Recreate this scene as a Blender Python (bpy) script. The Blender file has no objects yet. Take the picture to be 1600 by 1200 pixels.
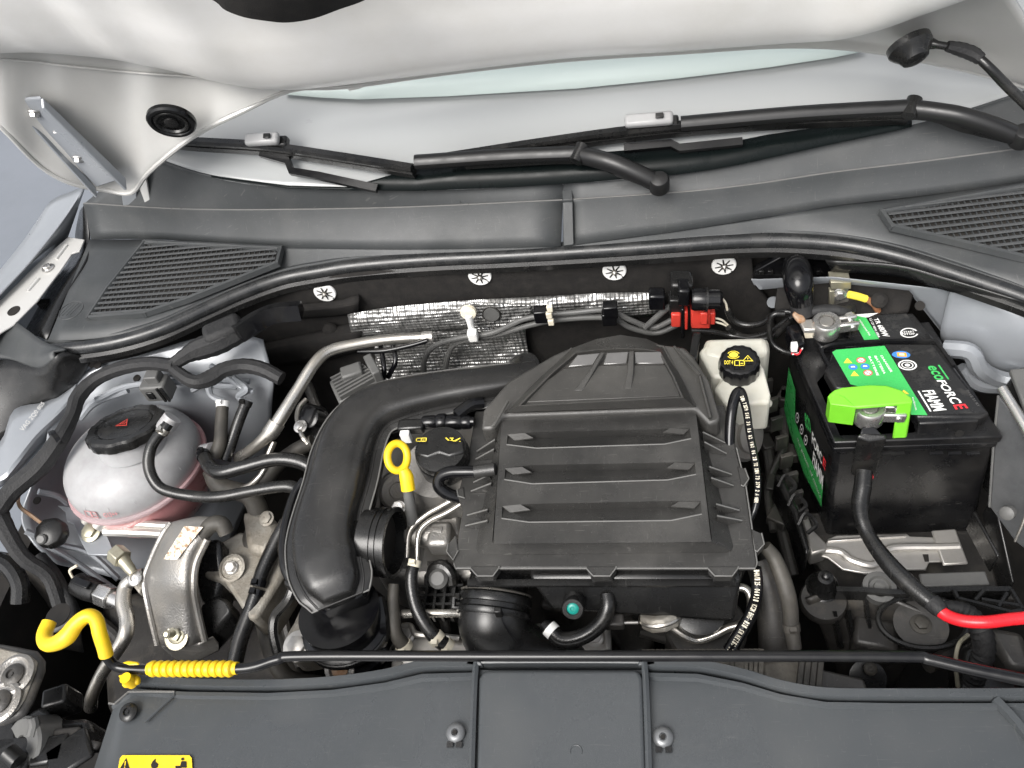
import bpy, bmesh, math, random
from mathutils import Vector, Matrix
random.seed(7)
S = bpy.context.scene
COL = S.collection
# ------------------------------------------------------------------ camera
FPX, PITCH, YAW, ROLL, HC = 1320.0, math.radians(49), math.radians(15), math.radians(15), 1.688
_h = Vector((-math.sin(YAW), math.cos(YAW), 0)); _r0 = Vector((math.cos(YAW), math.sin(YAW), 0)); _z = Vector((0, 0, 1))
FW = math.cos(PITCH)*_h - math.sin(PITCH)*_z
_u0 = math.sin(PITCH)*_h + math.cos(PITCH)*_z
RT = math.cos(ROLL)*_r0 - math.sin(ROLL)*_u0
UPV = math.sin(ROLL)*_r0 + math.cos(ROLL)*_u0
CP = Vector((0, 0, HC))
cd = bpy.data.cameras.new('camera'); cam = bpy.data.objects.new('camera', cd); COL.objects.link(cam)
cd.sensor_width = 36; cd.lens = 36*FPX/1600; cd.clip_start = .02; cd.clip_end = 500
cam.matrix_world = Matrix(((RT.x, UPV.x, -FW.x, CP.x), (RT.y, UPV.y, -FW.y, CP.y), (RT.z, UPV.z, -FW.z, CP.z), (0, 0, 0, 1)))
S.camera = cam
S.render.resolution_x, S.render.resolution_y = 1024, 768
# ------------------------------------------------------------------ world, sun, exposure
SUN_EL, SUN_AZ = math.radians(51), math.radians(-140)     # overcast: soft light from in front of the car, over the photographer's shoulder
wd = bpy.data.worlds.new('World'); S.world = wd; wd.use_nodes = True
nt = wd.node_tree; nt.nodes.clear()
sky = nt.nodes.new('ShaderNodeTexSky'); sky.sky_type = 'NISHITA'; sky.sun_disc = False
sky.sun_elevation = SUN_EL; sky.sun_rotation = math.radians(140+90); sky.air_density = 1.0; sky.dust_density = 5; sky.ozone_density = 1
hsv = nt.nodes.new('ShaderNodeHueSaturation'); hsv.inputs['Saturation'].default_value = .25
bg = nt.nodes.new('ShaderNodeBackground'); bg.inputs['Strength'].default_value = .15
wo = nt.nodes.new('ShaderNodeOutputWorld')
nt.links.new(sky.outputs[0], hsv.inputs['Color']); nt.links.new(hsv.outputs[0], bg.inputs[0]); nt.links.new(bg.outputs[0], wo.inputs[0])
sd = bpy.data.lights.new('sun', 'SUN'); sd.energy = 1.9; sd.angle = math.radians(34); sd.color = (1, .97, .93)
sun = bpy.data.objects.new('sun', sd); COL.objects.link(sun)
_sd = Vector((math.sin(math.radians(-28))*math.cos(SUN_EL), -math.cos(math.radians(-28))*math.cos(SUN_EL), math.sin(SUN_EL)))
sun.rotation_euler = _sd.to_track_quat('Z', 'Y').to_euler(); sun.location = (0, -3, 4)
sky.sun_rotation = math.atan2(_sd.x, _sd.y)
vs = S.view_settings; vs.view_transform = 'Standard'; vs.look = 'None'; vs.gamma = 1; vs.exposure = 0.6

# ------------------------------------------------------------------ picture point -> world point
def ray(px, py): return FW + (px-800)/FPX*RT + (600-py)/FPX*UPV
def U(px, py, z):
    d = ray(px, py); return CP + d*((z-HC)/d.z)
def UY(px, py, y):
    d = ray(px, py); return CP + d*(y/d.y)
def UP(px, py, p0, n):
    d = ray(px, py); return CP + d*((p0-CP).dot(n)/d.dot(n))
FR = dict(O=(0, 0, 1), A=(0, 0, 2.963), B=(530, 0, 2.963), C=(1060, 0, 2.963), D=(0, 380, 3.158), E=(450, 380, 3.158),
          F=(850, 380, 3.529), G=(1150, 380, 3.529), H=(0, 700, 2.4), I=(350, 650, 2.667), J=(600, 820, 3.158),
          K=(850, 780, 3), L=(1150, 780, 3), M=(1180, 480, 3.158), N=(680, 520, 3))
def px(fr, x, y):
    a, b, s = FR[fr]; return a+x/s, b+y/s
def P(fr, *pts, z=None):
    out = []
    for p in pts:
        q = px(fr, p[0], p[1]); out.append(U(q[0], q[1], p[2] if len(p) > 2 else z))
    return out
def PY(fr, *pts, y=None):
    out = []
    for p in pts:
        q = px(fr, p[0], p[1]); out.append(UY(q[0], q[1], p[2] if len(p) > 2 else y))
    return out
def PP(fr, p0, n, *pts): return [UP(*px(fr, p[0], p[1]), p0, n) for p in pts]
def UD(px, py, D): return CP + ray(px, py)*D              # point at a given distance along the view axis
def dep(p): return (Vector(p)-CP).dot(FW)
def mpp(p): return (Vector(p)-CP).dot(FW)/FPX         # metres per picture pixel at a point

# ------------------------------------------------------------------ materials
def mat(name, col, rough=.5, metal=0, col2=None, nscale=30, bump=.0, bscale=200, coat=0, spec=.5, alpha=None, trans=0, sss=0, rvar=.1, mixlo=.4, mixhi=.7, wear=0, wcol=(.30, .29, .27)):
    m = bpy.data.materials.new(name); m.use_nodes = True
    t = m.node_tree; b = t.nodes['Principled BSDF']
    b.inputs['Roughness'].default_value = rough; b.inputs['Metallic'].default_value = metal
    b.inputs['Coat Weight'].default_value = coat; b.inputs['Specular IOR Level'].default_value = spec
    if coat: b.inputs['Coat Roughness'].default_value = .12
    if trans: b.inputs['Transmission Weight'].default_value = trans
    if sss:
        b.inputs['Subsurface Weight'].default_value = sss; b.inputs['Subsurface Scale'].default_value = .01
        b.inputs['Subsurface Radius'].default_value = (1, .8, .8)
    tc = t.nodes.new('ShaderNodeTexCoord'); geo = t.nodes.new('ShaderNodeNewGeometry')
    n = t.nodes.new('ShaderNodeTexNoise'); n.inputs['Scale'].default_value = nscale; n.inputs['Detail'].default_value = 8; n.inputs['Roughness'].default_value = .65
    t.links.new(geo.outputs['Position'], n.inputs['Vector'])
    r = t.nodes.new('ShaderNodeMapRange'); r.inputs['From Min'].default_value = mixlo; r.inputs['From Max'].default_value = mixhi
    t.links.new(n.outputs['Fac'], r.inputs['Value'])
    mx = t.nodes.new('ShaderNodeMix'); mx.data_type = 'RGBA'
    c2 = col2 or tuple(c*.85 for c in col)
    mx.inputs['A'].default_value = (*col, 1); mx.inputs['B'].default_value = (*c2, 1)
    t.links.new(r.outputs[0], mx.inputs['Factor']); t.links.new(mx.outputs['Result'], b.inputs['Base Color'])
    if wear:   # dust specks, faint scratches and settled dust
        def layer(prev, scale, lo, hi, amt, mapping=None, detail=4):
            nn = t.nodes.new('ShaderNodeTexNoise'); nn.inputs['Scale'].default_value = scale; nn.inputs['Detail'].default_value = detail
            src = geo.outputs['Position']
            if mapping:
                mp = t.nodes.new('ShaderNodeMapping'); mp.inputs['Scale'].default_value = mapping[0]; mp.inputs['Rotation'].default_value = mapping[1]
                t.links.new(src, mp.inputs['Vector']); src = mp.outputs[0]
            t.links.new(src, nn.inputs['Vector'])
            rg = t.nodes.new('ShaderNodeMapRange'); rg.inputs['From Min'].default_value = lo; rg.inputs['From Max'].default_value = hi; rg.inputs['To Max'].default_value = amt*wear
            t.links.new(nn.outputs['Fac'], rg.inputs['Value'])
            m2 = t.nodes.new('ShaderNodeMix'); m2.data_type = 'RGBA'; m2.inputs['B'].default_value = (*wcol, 1)
            t.links.new(rg.outputs[0], m2.inputs['Factor']); t.links.new(prev, m2.inputs['A'])
            return m2.outputs['Result']
        cur = mx.outputs['Result']
        cur = layer(cur, 420, .66, .74, .35)
        cur = layer(cur, 14, .48, .75, .22, detail=10)
        cur = layer(cur, 1, .69, .72, .30, ((40, 900, 60), (.2, .1, .6)), 2)
        cur = layer(cur, 1, .70, .73, .28, ((800, 50, 60), (.1, .3, -.5)), 2)
        t.links.new(cur, b.inputs['Base Color'])
    rr = t.nodes.new('ShaderNodeMapRange'); rr.inputs['To Min'].default_value = max(rough-rvar, .02); rr.inputs['To Max'].default_value = min(rough+rvar, 1)
    rr.inputs['From Min'].default_value = .3; rr.inputs['From Max'].default_value = .7
    t.links.new(n.outputs['Fac'], rr.inputs['Value']); t.links.new(rr.outputs[0], b.inputs['Roughness'])
    if bump:
        n2 = t.nodes.new('ShaderNodeTexNoise'); n2.inputs['Scale'].default_value = bscale; n2.inputs['Detail'].default_value = 3
        t.links.new(geo.outputs['Position'], n2.inputs['Vector'])
        bp = t.nodes.new('ShaderNodeBump'); bp.inputs['Strength'].default_value = bump; bp.inputs['Distance'].default_value = .001
        t.links.new(n2.outputs['Fac'], bp.inputs['Height']); t.links.new(bp.outputs[0], b.inputs['Normal'])
    return m
M = {}
M['airbox'] = mat('airbox_plastic', (.036, .0352, .0335), .27, col2=(.018, .0178, .0175), nscale=9, bump=.3, bscale=1300, rvar=.08, wear=.5)
M['airlid'] = mat('airbox_lid_plastic', (.048, .0465, .043), .33, col2=(.030, .029, .0275), nscale=12, bump=.3, bscale=1300, wear=.4)
M['duct'] = mat('duct_plastic', (.018, .0175, .017), .25, col2=(.013, .013, .013), nscale=12, bump=.15, bscale=1200, rvar=.06, wear=.25)
M['cowl'] = mat('cowl_plastic', (.044, .047, .049), .5, col2=(.032, .035, .036), nscale=8, bump=.2, bscale=1500, rvar=.06, wear=.35)
M['cover'] = mat('cover_plastic', (.054, .059, .063), .3, col2=(.042, .047, .051), nscale=7, bump=.18, bscale=1200, rvar=.1, wear=.28)
M['seal'] = mat('seal_rubber', (.016, .017, .018), .28, col2=(.035, .035, .035), nscale=40, bump=.1, bscale=800)
M['rubber'] = mat('hose_rubber', (.009, .009, .009), .27, spec=.5, col2=(.03, .028, .025), wear=.2, nscale=35, bump=.15, bscale=500, mixlo=.5, mixhi=.8)
M['dusty'] = mat('dusty_rubber', (.060, .055, .046), .6, col2=(.026, .024, .022), nscale=30, bump=.3, bscale=500)
M['black'] = mat('black_plastic', (.009, .009, .009), .27, spec=.45, col2=(.022, .021, .020), wear=.15, nscale=25, bump=.1, bscale=900, mixlo=.55, mixhi=.85)
M['gloss'] = mat('gloss_black_plastic', (.004, .004, .005), .17, spec=.4, col2=(.010, .010, .010), nscale=30)
M['dirty'] = mat('dirty_black_plastic', (.034, .032, .030), .42, col2=(.11, .098, .08), wear=.6, nscale=22, bump=.3, bscale=300, mixlo=.5, mixhi=.85)
M['tape'] = mat('cloth_tape', (.016, .016, .017), .62, spec=.35, col2=(.026, .026, .026), nscale=120, bump=.8, bscale=350)
M['felt'] = mat('felt_insulation', (.017, .016, .0155), .95, col2=(.028, .026, .024), nscale=60, bump=.5, bscale=900, spec=.2)
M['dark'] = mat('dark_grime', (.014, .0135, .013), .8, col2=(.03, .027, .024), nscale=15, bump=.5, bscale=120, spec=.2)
M['paint'] = mat('silver_paint', (.285, .30, .32), .34, .25, col2=(.25, .265, .285), nscale=10, coat=.3, bump=.05, bscale=60, rvar=.08)
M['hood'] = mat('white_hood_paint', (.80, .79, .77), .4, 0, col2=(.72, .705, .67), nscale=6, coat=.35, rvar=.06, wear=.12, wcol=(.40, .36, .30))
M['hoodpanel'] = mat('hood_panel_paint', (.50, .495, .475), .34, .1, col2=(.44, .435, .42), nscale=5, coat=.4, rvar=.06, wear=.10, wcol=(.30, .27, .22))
M['alu'] = mat('cast_aluminium', (.32, .312, .30), .45, .75, col2=(.33, .31, .28), nscale=25, bump=.7, bscale=420, rvar=.12)
M['aludirt'] = mat('dirty_cast_aluminium', (.36, .34, .30), .6, .5, col2=(.20, .175, .14), nscale=28, bump=.9, bscale=300, rvar=.12)
M['steel'] = mat('steel_pipe', (.58, .56, .52), .3, .9, col2=(.42, .39, .34), nscale=40, bump=.1, bscale=500)
M['bright'] = mat('bright_steel', (.72, .71, .69), .28, .9, col2=(.55, .53, .5), nscale=60)
M['stamp'] = mat('stamped_steel', (.62, .60, .57), .42, .8, col2=(.48, .46, .42), nscale=18, bump=.15, bscale=400)
M['zinc'] = mat('yellowed_zinc', (.45, .43, .33), .4, .7, col2=(.34, .31, .24), nscale=60)
M['rust'] = mat('rusty_steel', (.30, .16, .08), .7, .3, col2=(.42, .33, .25), nscale=120)
M['yellow'] = mat('yellow_plastic', (.84, .57, .008), .42, col2=(.70, .46, .02), wear=.35, wcol=(.25, .20, .10), nscale=40, bump=.1, bscale=300)
M['yprint'] = mat('yellow_print', (.85, .68, .06), .6)
M['lime'] = mat('lime_plastic', (.17, .55, .03), .38, col2=(.15, .49, .025), nscale=30, bump=.1, bscale=900, sss=.1)
M['green'] = mat('green_label_print', (.055, .47, .11), .3, col2=(.05, .42, .10), nscale=40)
M['batt'] = mat('battery_plastic', (.0055, .0057, .0065), .28, spec=.35, col2=(.016, .015, .0145), wear=.25, nscale=18, bump=.1, bscale=900, mixlo=.5, mixhi=.8)
M['blabel'] = mat('black_label', (.018, .018, .018), .25, col2=(.05, .048, .045), nscale=50, mixlo=.55, mixhi=.75)
M['white'] = mat('white_print', (.82, .82, .80), .5, col2=(.75, .75, .73), nscale=200)
M['red'] = mat('red_plastic', (.60, .05, .035), .38, col2=(.5, .045, .03), nscale=60)
M['redcable'] = mat('red_cable', (.78, .02, .03), .32, col2=(.68, .02, .03), nscale=60)
M['redprint'] = mat('red_print', (.75, .03, .04), .5)
M['blueprint'] = mat('blue_print', (.05, .22, .60), .5)
M['orangeprint'] = mat('orange_print', (.85, .40, .05), .5)
M['tank'] = mat('translucent_tank', (.36, .36, .365), .42, col2=(.29, .285, .29), nscale=30, sss=.35, coat=0, rvar=.05)
M['coolant'] = mat('coolant_tank_part', (.66, .33, .33), .32, col2=(.58, .25, .26), nscale=14, sss=.3, coat=.3)
M['brake'] = mat('brake_tank_plastic', (.50, .49, .43), .42, col2=(.40, .37, .28), nscale=22, sss=.25, mixlo=.5, mixhi=.8)
M['clip'] = mat('pale_clip_plastic', (.72, .68, .56), .5, col2=(.62, .55, .42), nscale=80)
M['radrib'] = mat('dusty_radiator_rib', (.17, .155, .13), .7, col2=(.09, .082, .07), nscale=60, bump=.4, bscale=300)
M['sidemetal'] = mat('scuffed_metal_side', (.17, .175, .18), .35, .5, col2=(.11, .115, .12), nscale=25, wear=.5)
M['slat'] = mat('grille_slat_plastic', (.085, .088, .09), .45, col2=(.06, .063, .065), nscale=30)
M['oldlabel'] = mat('aged_foil_label', (.55, .50, .42), .5, .3, col2=(.22, .13, .07), nscale=160, mixlo=.45, mixhi=.6)
M['teal'] = mat('teal_plastic', (.01, .24, .20), .35)
M['grey'] = mat('grey_plastic', (.09, .09, .088), .5, col2=(.11, .11, .105), nscale=30, bump=.2, bscale=600)
M['brown'] = mat('brown_wire', (.30, .13, .06), .5)
M['ground'] = mat('grey_paving', (.17, .185, .21), .85, col2=(.145, .16, .18), nscale=1.5, bump=.3, bscale=40)
M['wiper'] = mat('wiper_arm_paint', (.012, .012, .0125), .38, col2=(.010, .010, .010), nscale=50)
M['edge'] = mat('edge_highlight_plastic', (.15, .148, .142), .35)  # paler grey paints the highlight, and some wear, along moulded edges
M['sheen'] = mat('polished_plastic', (.06, .058, .055), .16, spec=.9)
M['frit'] = mat('black_glass_band', (.004, .006, .006), .3, spec=.15)
M['lightgrey'] = mat('light_grey_plastic', (.32, .32, .32), .4)
M['sky_reflection'] = mat('green_reflection_band', (.50, .57, .545), .45, col2=(.48, .555, .53), nscale=3)  # green-grey colour standing for sky mirrored in the screen

def glass():   # dusty screen; reflected sky and hood put into its pale base colour
    m = mat('windscreen_glass', (.33, .34, .34), .3, col2=(.32, .33, .33), nscale=3, coat=.4, rvar=.04)
    m.node_tree.nodes['Principled BSDF'].inputs['Coat Roughness'].default_value = .2
    return m
M['glass'] = glass()

def foil():
    m = mat('embossed_foil', (.60, .60, .59), .36, .8, col2=(.45, .44, .42), nscale=40)
    t = m.node_tree; b = t.nodes['Principled BSDF']
    tc = t.nodes.new('ShaderNodeTexCoord'); mp = t.nodes.new('ShaderNodeMapping'); mp.inputs['Rotation'].default_value = (0, 0, math.radians(45))
    geo = t.nodes.new('ShaderNodeNewGeometry'); 
    sx = t.nodes.new('ShaderNodeSeparateXYZ'); t.links.new(geo.outputs['Position'], sx.inputs[0])
    def fn(op, a, b2=None):
        n = t.nodes.new('ShaderNodeMath'); n.operation = op
        for i, v in enumerate((a, b2)):
            if v is None: continue
            if isinstance(v, (int, float)): n.inputs[i].default_value = v
            else: t.links.new(v, n.inputs[i])
        return n.outputs[0]
    k = 2*math.pi/.0125
    a = fn('SINE', fn('MULTIPLY', fn('ADD', sx.outputs[0], sx.outputs[2]), k)); c = fn('SINE', fn('MULTIPLY', fn('SUBTRACT', sx.outputs[0], sx.outputs[2]), k))
    h = fn('MULTIPLY', a, c)
    bp = t.nodes.new('ShaderNodeBump'); bp.inputs['Strength'].default_value = .9; bp.inputs['Distance'].default_value = .0011
    t.links.new(h, bp.inputs['Height'])
    n3 = t.nodes.new('ShaderNodeTexNoise'); n3.inputs['Scale'].default_value = 38; t.links.new(geo.outputs['Position'], n3.inputs['Vector'])
    b3 = t.nodes.new('ShaderNodeBump'); b3.inputs['Strength'].default_value = 1; b3.inputs['Distance'].default_value = .014
    t.links.new(n3.outputs['Fac'], b3.inputs['Height']); t.links.new(b3.outputs[0], bp.inputs['Normal']); t.links.new(bp.outputs[0], b.inputs['Normal'])
    return m
M['foil'] = foil()

def level(m, z, col, h=.006):   # coolant showing through the tank wall below its level
    t = M[m].node_tree; b = t.nodes['Principled BSDF']; src = b.inputs['Base Color'].links[0].from_socket
    geo = t.nodes.new('ShaderNodeNewGeometry'); s = t.nodes.new('ShaderNodeSeparateXYZ'); r = t.nodes.new('ShaderNodeMapRange')
    r.inputs['From Min'].default_value = z-h; r.inputs['From Max'].default_value = z+h; r.inputs['To Min'].default_value = .8; r.inputs['To Max'].default_value = 0
    mx = t.nodes.new('ShaderNodeMix'); mx.data_type = 'RGBA'; mx.inputs['B'].default_value = (*col, 1)
    t.links.new(geo.outputs['Position'], s.inputs[0]); t.links.new(s.outputs[2], r.inputs['Value']); t.links.new(r.outputs[0], mx.inputs['Factor'])
    t.links.new(src, mx.inputs['A']); t.links.new(mx.outputs['Result'], b.inputs['Base Color'])

# ------------------------------------------------------------------ geometry makers: each gives (verts, faces)
def cr(p0, p1, p2, p3, t):
    return .5*((2*p1) + (-p0+p2)*t + (2*p0-5*p1+4*p2-p3)*t*t + (-p0+3*p1-3*p2+p3)*t**3)
def smooth(pts, n):
    if len(pts) < 3 and n > 1:
        return [pts[0].lerp(pts[-1], i/n) for i in range(n+1)]
    out = []
    for i in range(len(pts)-1):
        p0 = pts[i-1] if i else pts[0]*2-pts[1]; p3 = pts[i+2] if i+2 < len(pts) else pts[-1]*2-pts[-2]
        for k in range(n): out.append(cr(p0, pts[i], pts[i+1], p3, k/n))
    out.append(pts[-1].copy()); return out
def lin(vals, n):
    out = []
    for i in range(len(vals)-1):
        for k in range(n): out.append(vals[i]+(vals[i+1]-vals[i])*(k/n))
    out.append(vals[-1]); return out
def g_tube(pts, r=None, rp=None, seg=10, n=6, rings=0, ringa=.12, flat=1):
    """round hose through pts; r metres or rp picture pixels, one value or one per point"""
    pts = [Vector(p) for p in pts]; k = len(pts)
    if rp is not None:
        rl = rp if isinstance(rp, (list, tuple)) else [rp]*k
        rr = [a*mpp(p) for a, p in zip(rl, pts)]
    else: rr = list(r) if isinstance(r, (list, tuple)) else [r]*k
    c = smooth(pts, n); rad = lin(rr, n)
    if len(c) != len(rad): rad = [rr[0]]*len(c)
    V, Fc = [], []
    t0 = (c[1]-c[0]).normalized(); nrm = t0.cross(Vector((0, 0, 1)))
    if nrm.length < .1: nrm = t0.cross(Vector((1, 0, 0)))
    nrm.normalize(); L = 0
    for i, p in enumerate(c):
        t = ((c[min(i+1, len(c)-1)]-c[max(i-1, 0)])).normalized()
        nrm = (nrm - t*nrm.dot(t)).normalized(); b = t.cross(nrm)
        ra = rad[i]
        if rings and i % 2: ra *= 1+ringa
        for j in range(seg):
            a = 2*math.pi*j/seg; V.append(p+nrm*math.cos(a)*ra+b*math.sin(a)*ra*flat)
    for i in range(len(c)-1):
        for j in range(seg):
            a, b2 = i*seg+j, i*seg+(j+1) % seg
            Fc.append((a, b2, b2+seg, a+seg))
    Fc.append(tuple(range(seg))[::-1]); Fc.append(tuple(range((len(c)-1)*seg, len(c)*seg)))
    return V, Fc
def g_ell(pts, rw, rh, seg=20, n=6, off=0, side=0):
    """flattened duct: rw half widths across, rh half height in z"""
    pts = [Vector(p) for p in pts]; k = len(pts)
    rw = rw if isinstance(rw, list) else [rw]*k; rh = rh if isinstance(rh, list) else [rh]*k
    c = smooth(pts, n); w = lin(rw, n); h = lin(rh, n); V, Fc = [], []
    for i, p in enumerate(c):
        t = (c[min(i+1, len(c)-1)]-c[max(i-1, 0)]); t.z *= .3; t.normalize(); s = t.cross(Vector((0, 0, 1))).normalized(); up = s.cross(t)
        for j in range(seg):
            a = 2*math.pi*j/seg; ca, sa = math.cos(a), math.sin(a)
            e = .58
            V.append(p+s*(side+w[i]*math.copysign(abs(ca)**e, ca))+up*(off+h[i]*math.copysign(abs(sa)**e, sa)))
    for i in range(len(c)-1):
        for j in range(seg):
            a, b2 = i*seg+j, i*seg+(j+1) % seg; Fc.append((a, b2, b2+seg, a+seg))
    Fc.append(tuple(range(seg))[::-1]); Fc.append(tuple(range((len(c)-1)*seg, len(c)*seg)))
    return V, Fc
def g_sweep(pts, prof, n=5, up=(0, 0, 1), closed=True):
    pts = [Vector(p) for p in pts]; c = smooth(pts, n) if n > 1 else pts; V, Fc = [], []; m = len(prof); up = Vector(up)
    for i, p in enumerate(c):
        t = (c[min(i+1, len(c)-1)]-c[max(i-1, 0)]).normalized(); s = t.cross(up).normalized(); u2 = s.cross(t)
        for a, b in prof: V.append(p+s*a+u2*b)
    for i in range(len(c)-1):
        for j in range(m if closed else m-1):
            a, b2 = i*m+j, i*m+(j+1) % m; Fc.append((a, b2, b2+m, a+m))
    if closed: Fc.append(tuple(range(m))[::-1]); Fc.append(tuple(range((len(c)-1)*m, len(c)*m)))
    return V, Fc
def g_slab(pts, h, d=(0, 0, -1), scale=1.0):
    pts = [Vector(p) for p in pts]; d = Vector(d).normalized(); n = len(pts)
    nn = Vector((0, 0, 0))
    for i in range(n): nn += pts[i].cross(pts[(i+1) % n])
    if nn.dot(d) > 0: pts = pts[::-1]
    c = sum(pts, Vector())/n
    V = pts+[c+(p-c)*scale+d*h for p in pts]
    Fc = [tuple(range(n)), tuple(range(n, 2*n))[::-1]]+[(i, n+i, n+(i+1) % n, (i+1) % n) for i in range(n)]
    return V, Fc
def g_patch(rows, sub=4, subv=None):
    subv = subv or sub
    R = [smooth([Vector(p) for p in r], sub) for r in rows]; m = len(R[0])
    cols = [smooth([R[i][j] for i in range(len(R))], subv) if len(R) > 2 else lin([R[i][j] for i in range(len(R))], subv) for j in range(m)]
    k = len(cols[0]); V = [cols[j][i] for i in range(k) for j in range(m)]
    return V, [(i*m+j, i*m+j+1, (i+1)*m+j+1, (i+1)*m+j) for i in range(k-1) for j in range(m-1)]
def frame(axis):
    z = Vector(axis).normalized(); x = Vector((1, 0, 0)) if abs(z.x) < .8 else Vector((0, 1, 0))
    x = (x-z*x.dot(z)).normalized(); return x, z.cross(x), z
def g_lathe(prof, loc, axis=(0, 0, 1), seg=28, rot=0, flute=0, fa=0, ring=False):
    x, y, z = frame(axis); loc = Vector(loc); V, Fc = [], []
    for r, h in prof:
        for j in range(seg):
            a = 2*math.pi*j/seg+rot; rr = r*(1+(fa if flute and (j*flute//seg) % 2 else 0)) if r > 0 else 0
            V.append(loc+x*math.cos(a)*rr+y*math.sin(a)*rr+z*h)
    m = len(prof)
    for i in range(m if ring else m-1):
        for j in range(seg):
            a, b = i*seg+j, i*seg+(j+1) % seg; k = ((i+1) % m)*seg
            Fc.append((a, b, k+(j+1) % seg, k+j))
    if not ring: Fc.append(tuple(range(seg))[::-1]); Fc.append(tuple(range((m-1)*seg, m*seg)))
    return V, Fc
def g_box(loc, size, rz=0, axis=None, xdir=None):
    loc = Vector(loc); a, b, c = [s/2 for s in size]
    if xdir is not None:
        x = Vector(xdir).normalized(); z = Vector(axis or (0, 0, 1)); z = (z-x*z.dot(x)).normalized(); y = z.cross(x)
    else:
        x, y, z = Vector((math.cos(rz), math.sin(rz), 0)), Vector((-math.sin(rz), math.cos(rz), 0)), Vector((0, 0, 1))
    V = [loc+x*sx*a+y*sy*b+z*sz*c for sz in (-1, 1) for sy in (-1, 1) for sx in (-1, 1)]
    return V, [(0, 2, 3, 1), (4, 5, 7, 6), (0, 1, 5, 4), (2, 6, 7, 3), (0, 4, 6, 2), (1, 3, 7, 5)]
def g_quadstrip(A, B):
    n = len(A); return list(A)+list(B), [(i, i+1, n+i+1, n+i) for i in range(n-1)]
def bil(q, s, t):   # BL, BR, TR, TL
    return (q[0]*(1-s)+q[1]*s)*(1-t)+(q[3]*(1-s)+q[2]*s)*t

# ------------------------------------------------------------------ objects
ORG = {}
def thing(name, label, cat, loc, group=None):
    o = bpy.data.objects.new(name, None); COL.objects.link(o); o.location = loc; o.empty_display_size = .02
    o['label'] = label; o['category'] = cat
    if group: o['group'] = group
    ORG[o.name] = Vector(loc); return o
def ob(name, geos, m, parent=None, bev=0, ang=35, label=None, cat=None, group=None, kind=None, thick=0, flat=False, segs=2):
    if isinstance(geos, tuple): geos = [geos]
    V, Fc = [], []
    for v, f in geos:
        k = len(V); V += [Vector(a) for a in v]; Fc += [tuple(i+k for i in q) for q in f]
    if parent is not None: org = ORG[parent.name]
    else:
        org = sum(V, Vector())/len(V); org.z = min(v.z for v in V)
    me = bpy.data.meshes.new(name); me.from_pydata([v-org for v in V], [], Fc)
    bm = bmesh.new(); bm.from_mesh(me); bmesh.ops.remove_doubles(bm, verts=bm.verts, dist=1e-6)
    if not thick and kind != 'open': bmesh.ops.recalc_face_normals(bm, faces=bm.faces)
    else:
        bmesh.ops.recalc_face_normals(bm, faces=bm.faces); bm.normal_update()
        tot = sum(f.normal.dot(CP-org-f.calc_center_median())*f.calc_area() for f in bm.faces)
        if tot < 0: bmesh.ops.reverse_faces(bm, faces=bm.faces)
    bm.to_mesh(me); bm.free()
    o = bpy.data.objects.new(name, me); COL.objects.link(o)
    if not flat:
        me.polygons.foreach_set('use_smooth', [True]*len(me.polygons)); me.set_sharp_from_angle(angle=math.radians(ang))
    me.materials.append(M[m] if isinstance(m, str) else m)
    if thick:
        s = o.modifiers.new('thickness', 'SOLIDIFY'); s.thickness = thick; s.offset = -1
    if bev:
        b = o.modifiers.new('bevel', 'BEVEL'); b.width = bev; b.segments = segs; b.limit_method = 'ANGLE'; b.angle_limit = math.radians(38)
        b.use_clamp_overlap = True
    if parent is not None: o.parent = parent; ORG[o.name] = org
    else: o.location = org; ORG[o.name] = org
    if label: o['label'] = label
    if cat: o['category'] = cat
    if group: o['group'] = group
    if kind and kind != 'open': o['kind'] = kind
    return o
def dup(root, loc, label=None, group=None):
    r = root.copy(); COL.objects.link(r); r.location = loc; ORG[r.name] = Vector(loc)
    if label: r['label'] = label
    if group: r['group'] = group
    for ch in list(root.children):
        c = ch.copy(); COL.objects.link(c); c.parent = r
        for g in list(ch.children):
            d = g.copy(); COL.objects.link(d); d.parent = c
    return r
_txt = {}
def g_text(s, q, lift=.0004):
    """lettering laid on the surface quad q = BL, BR, TR, TL"""
    if s not in _txt:
        cu = bpy.data.curves.new('lettering', 'FONT'); cu.body = s; cu.resolution_u = 3; cu.offset = .022 if len(s) < 9 else .008
        t = bpy.data.objects.new('lettering', cu); COL.objects.link(t); bpy.context.view_layer.update()
        me = bpy.data.meshes.new_from_object(t); vs_ = [v.co.copy() for v in me.vertices]; fs = [tuple(p.vertices) for p in me.polygons]
        bpy.data.objects.remove(t); bpy.data.curves.remove(cu); bpy.data.meshes.remove(me); _txt[s] = (vs_, fs)
    vs_, fs = _txt[s]
    x0, x1 = min(v.x for v in vs_), max(v.x for v in vs_); y0, y1 = min(v.y for v in vs_), max(v.y for v in vs_)
    n = (q[1]-q[0]).cross(q[3]-q[0]).normalized()
    if n.dot(CP-q[0]) < 0: n = -n
    return [bil(q, (v.x-x0)/(x1-x0), (v.y-y0)/(y1-y0))+n*lift for v in vs_], fs
def g_mark(q, polys, lift=.0004):
    """flat printed marks: polys in unit-square coordinates of the quad q"""
    n = (q[1]-q[0]).cross(q[3]-q[0]).normalized()
    if n.dot(CP-q[0]) < 0: n = -n
    V, Fc = [], []
    for p in polys:
        k = len(V); V += [bil(q, a, b)+n*lift for a, b in p]; Fc.append(tuple(range(k, k+len(p))))
    return V, Fc
def circ(cx, cy, r, n=16, ry=None): return [(cx+r*math.cos(2*math.pi*i/n), cy+(ry or r)*math.sin(2*math.pi*i/n)) for i in range(n)]
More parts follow.
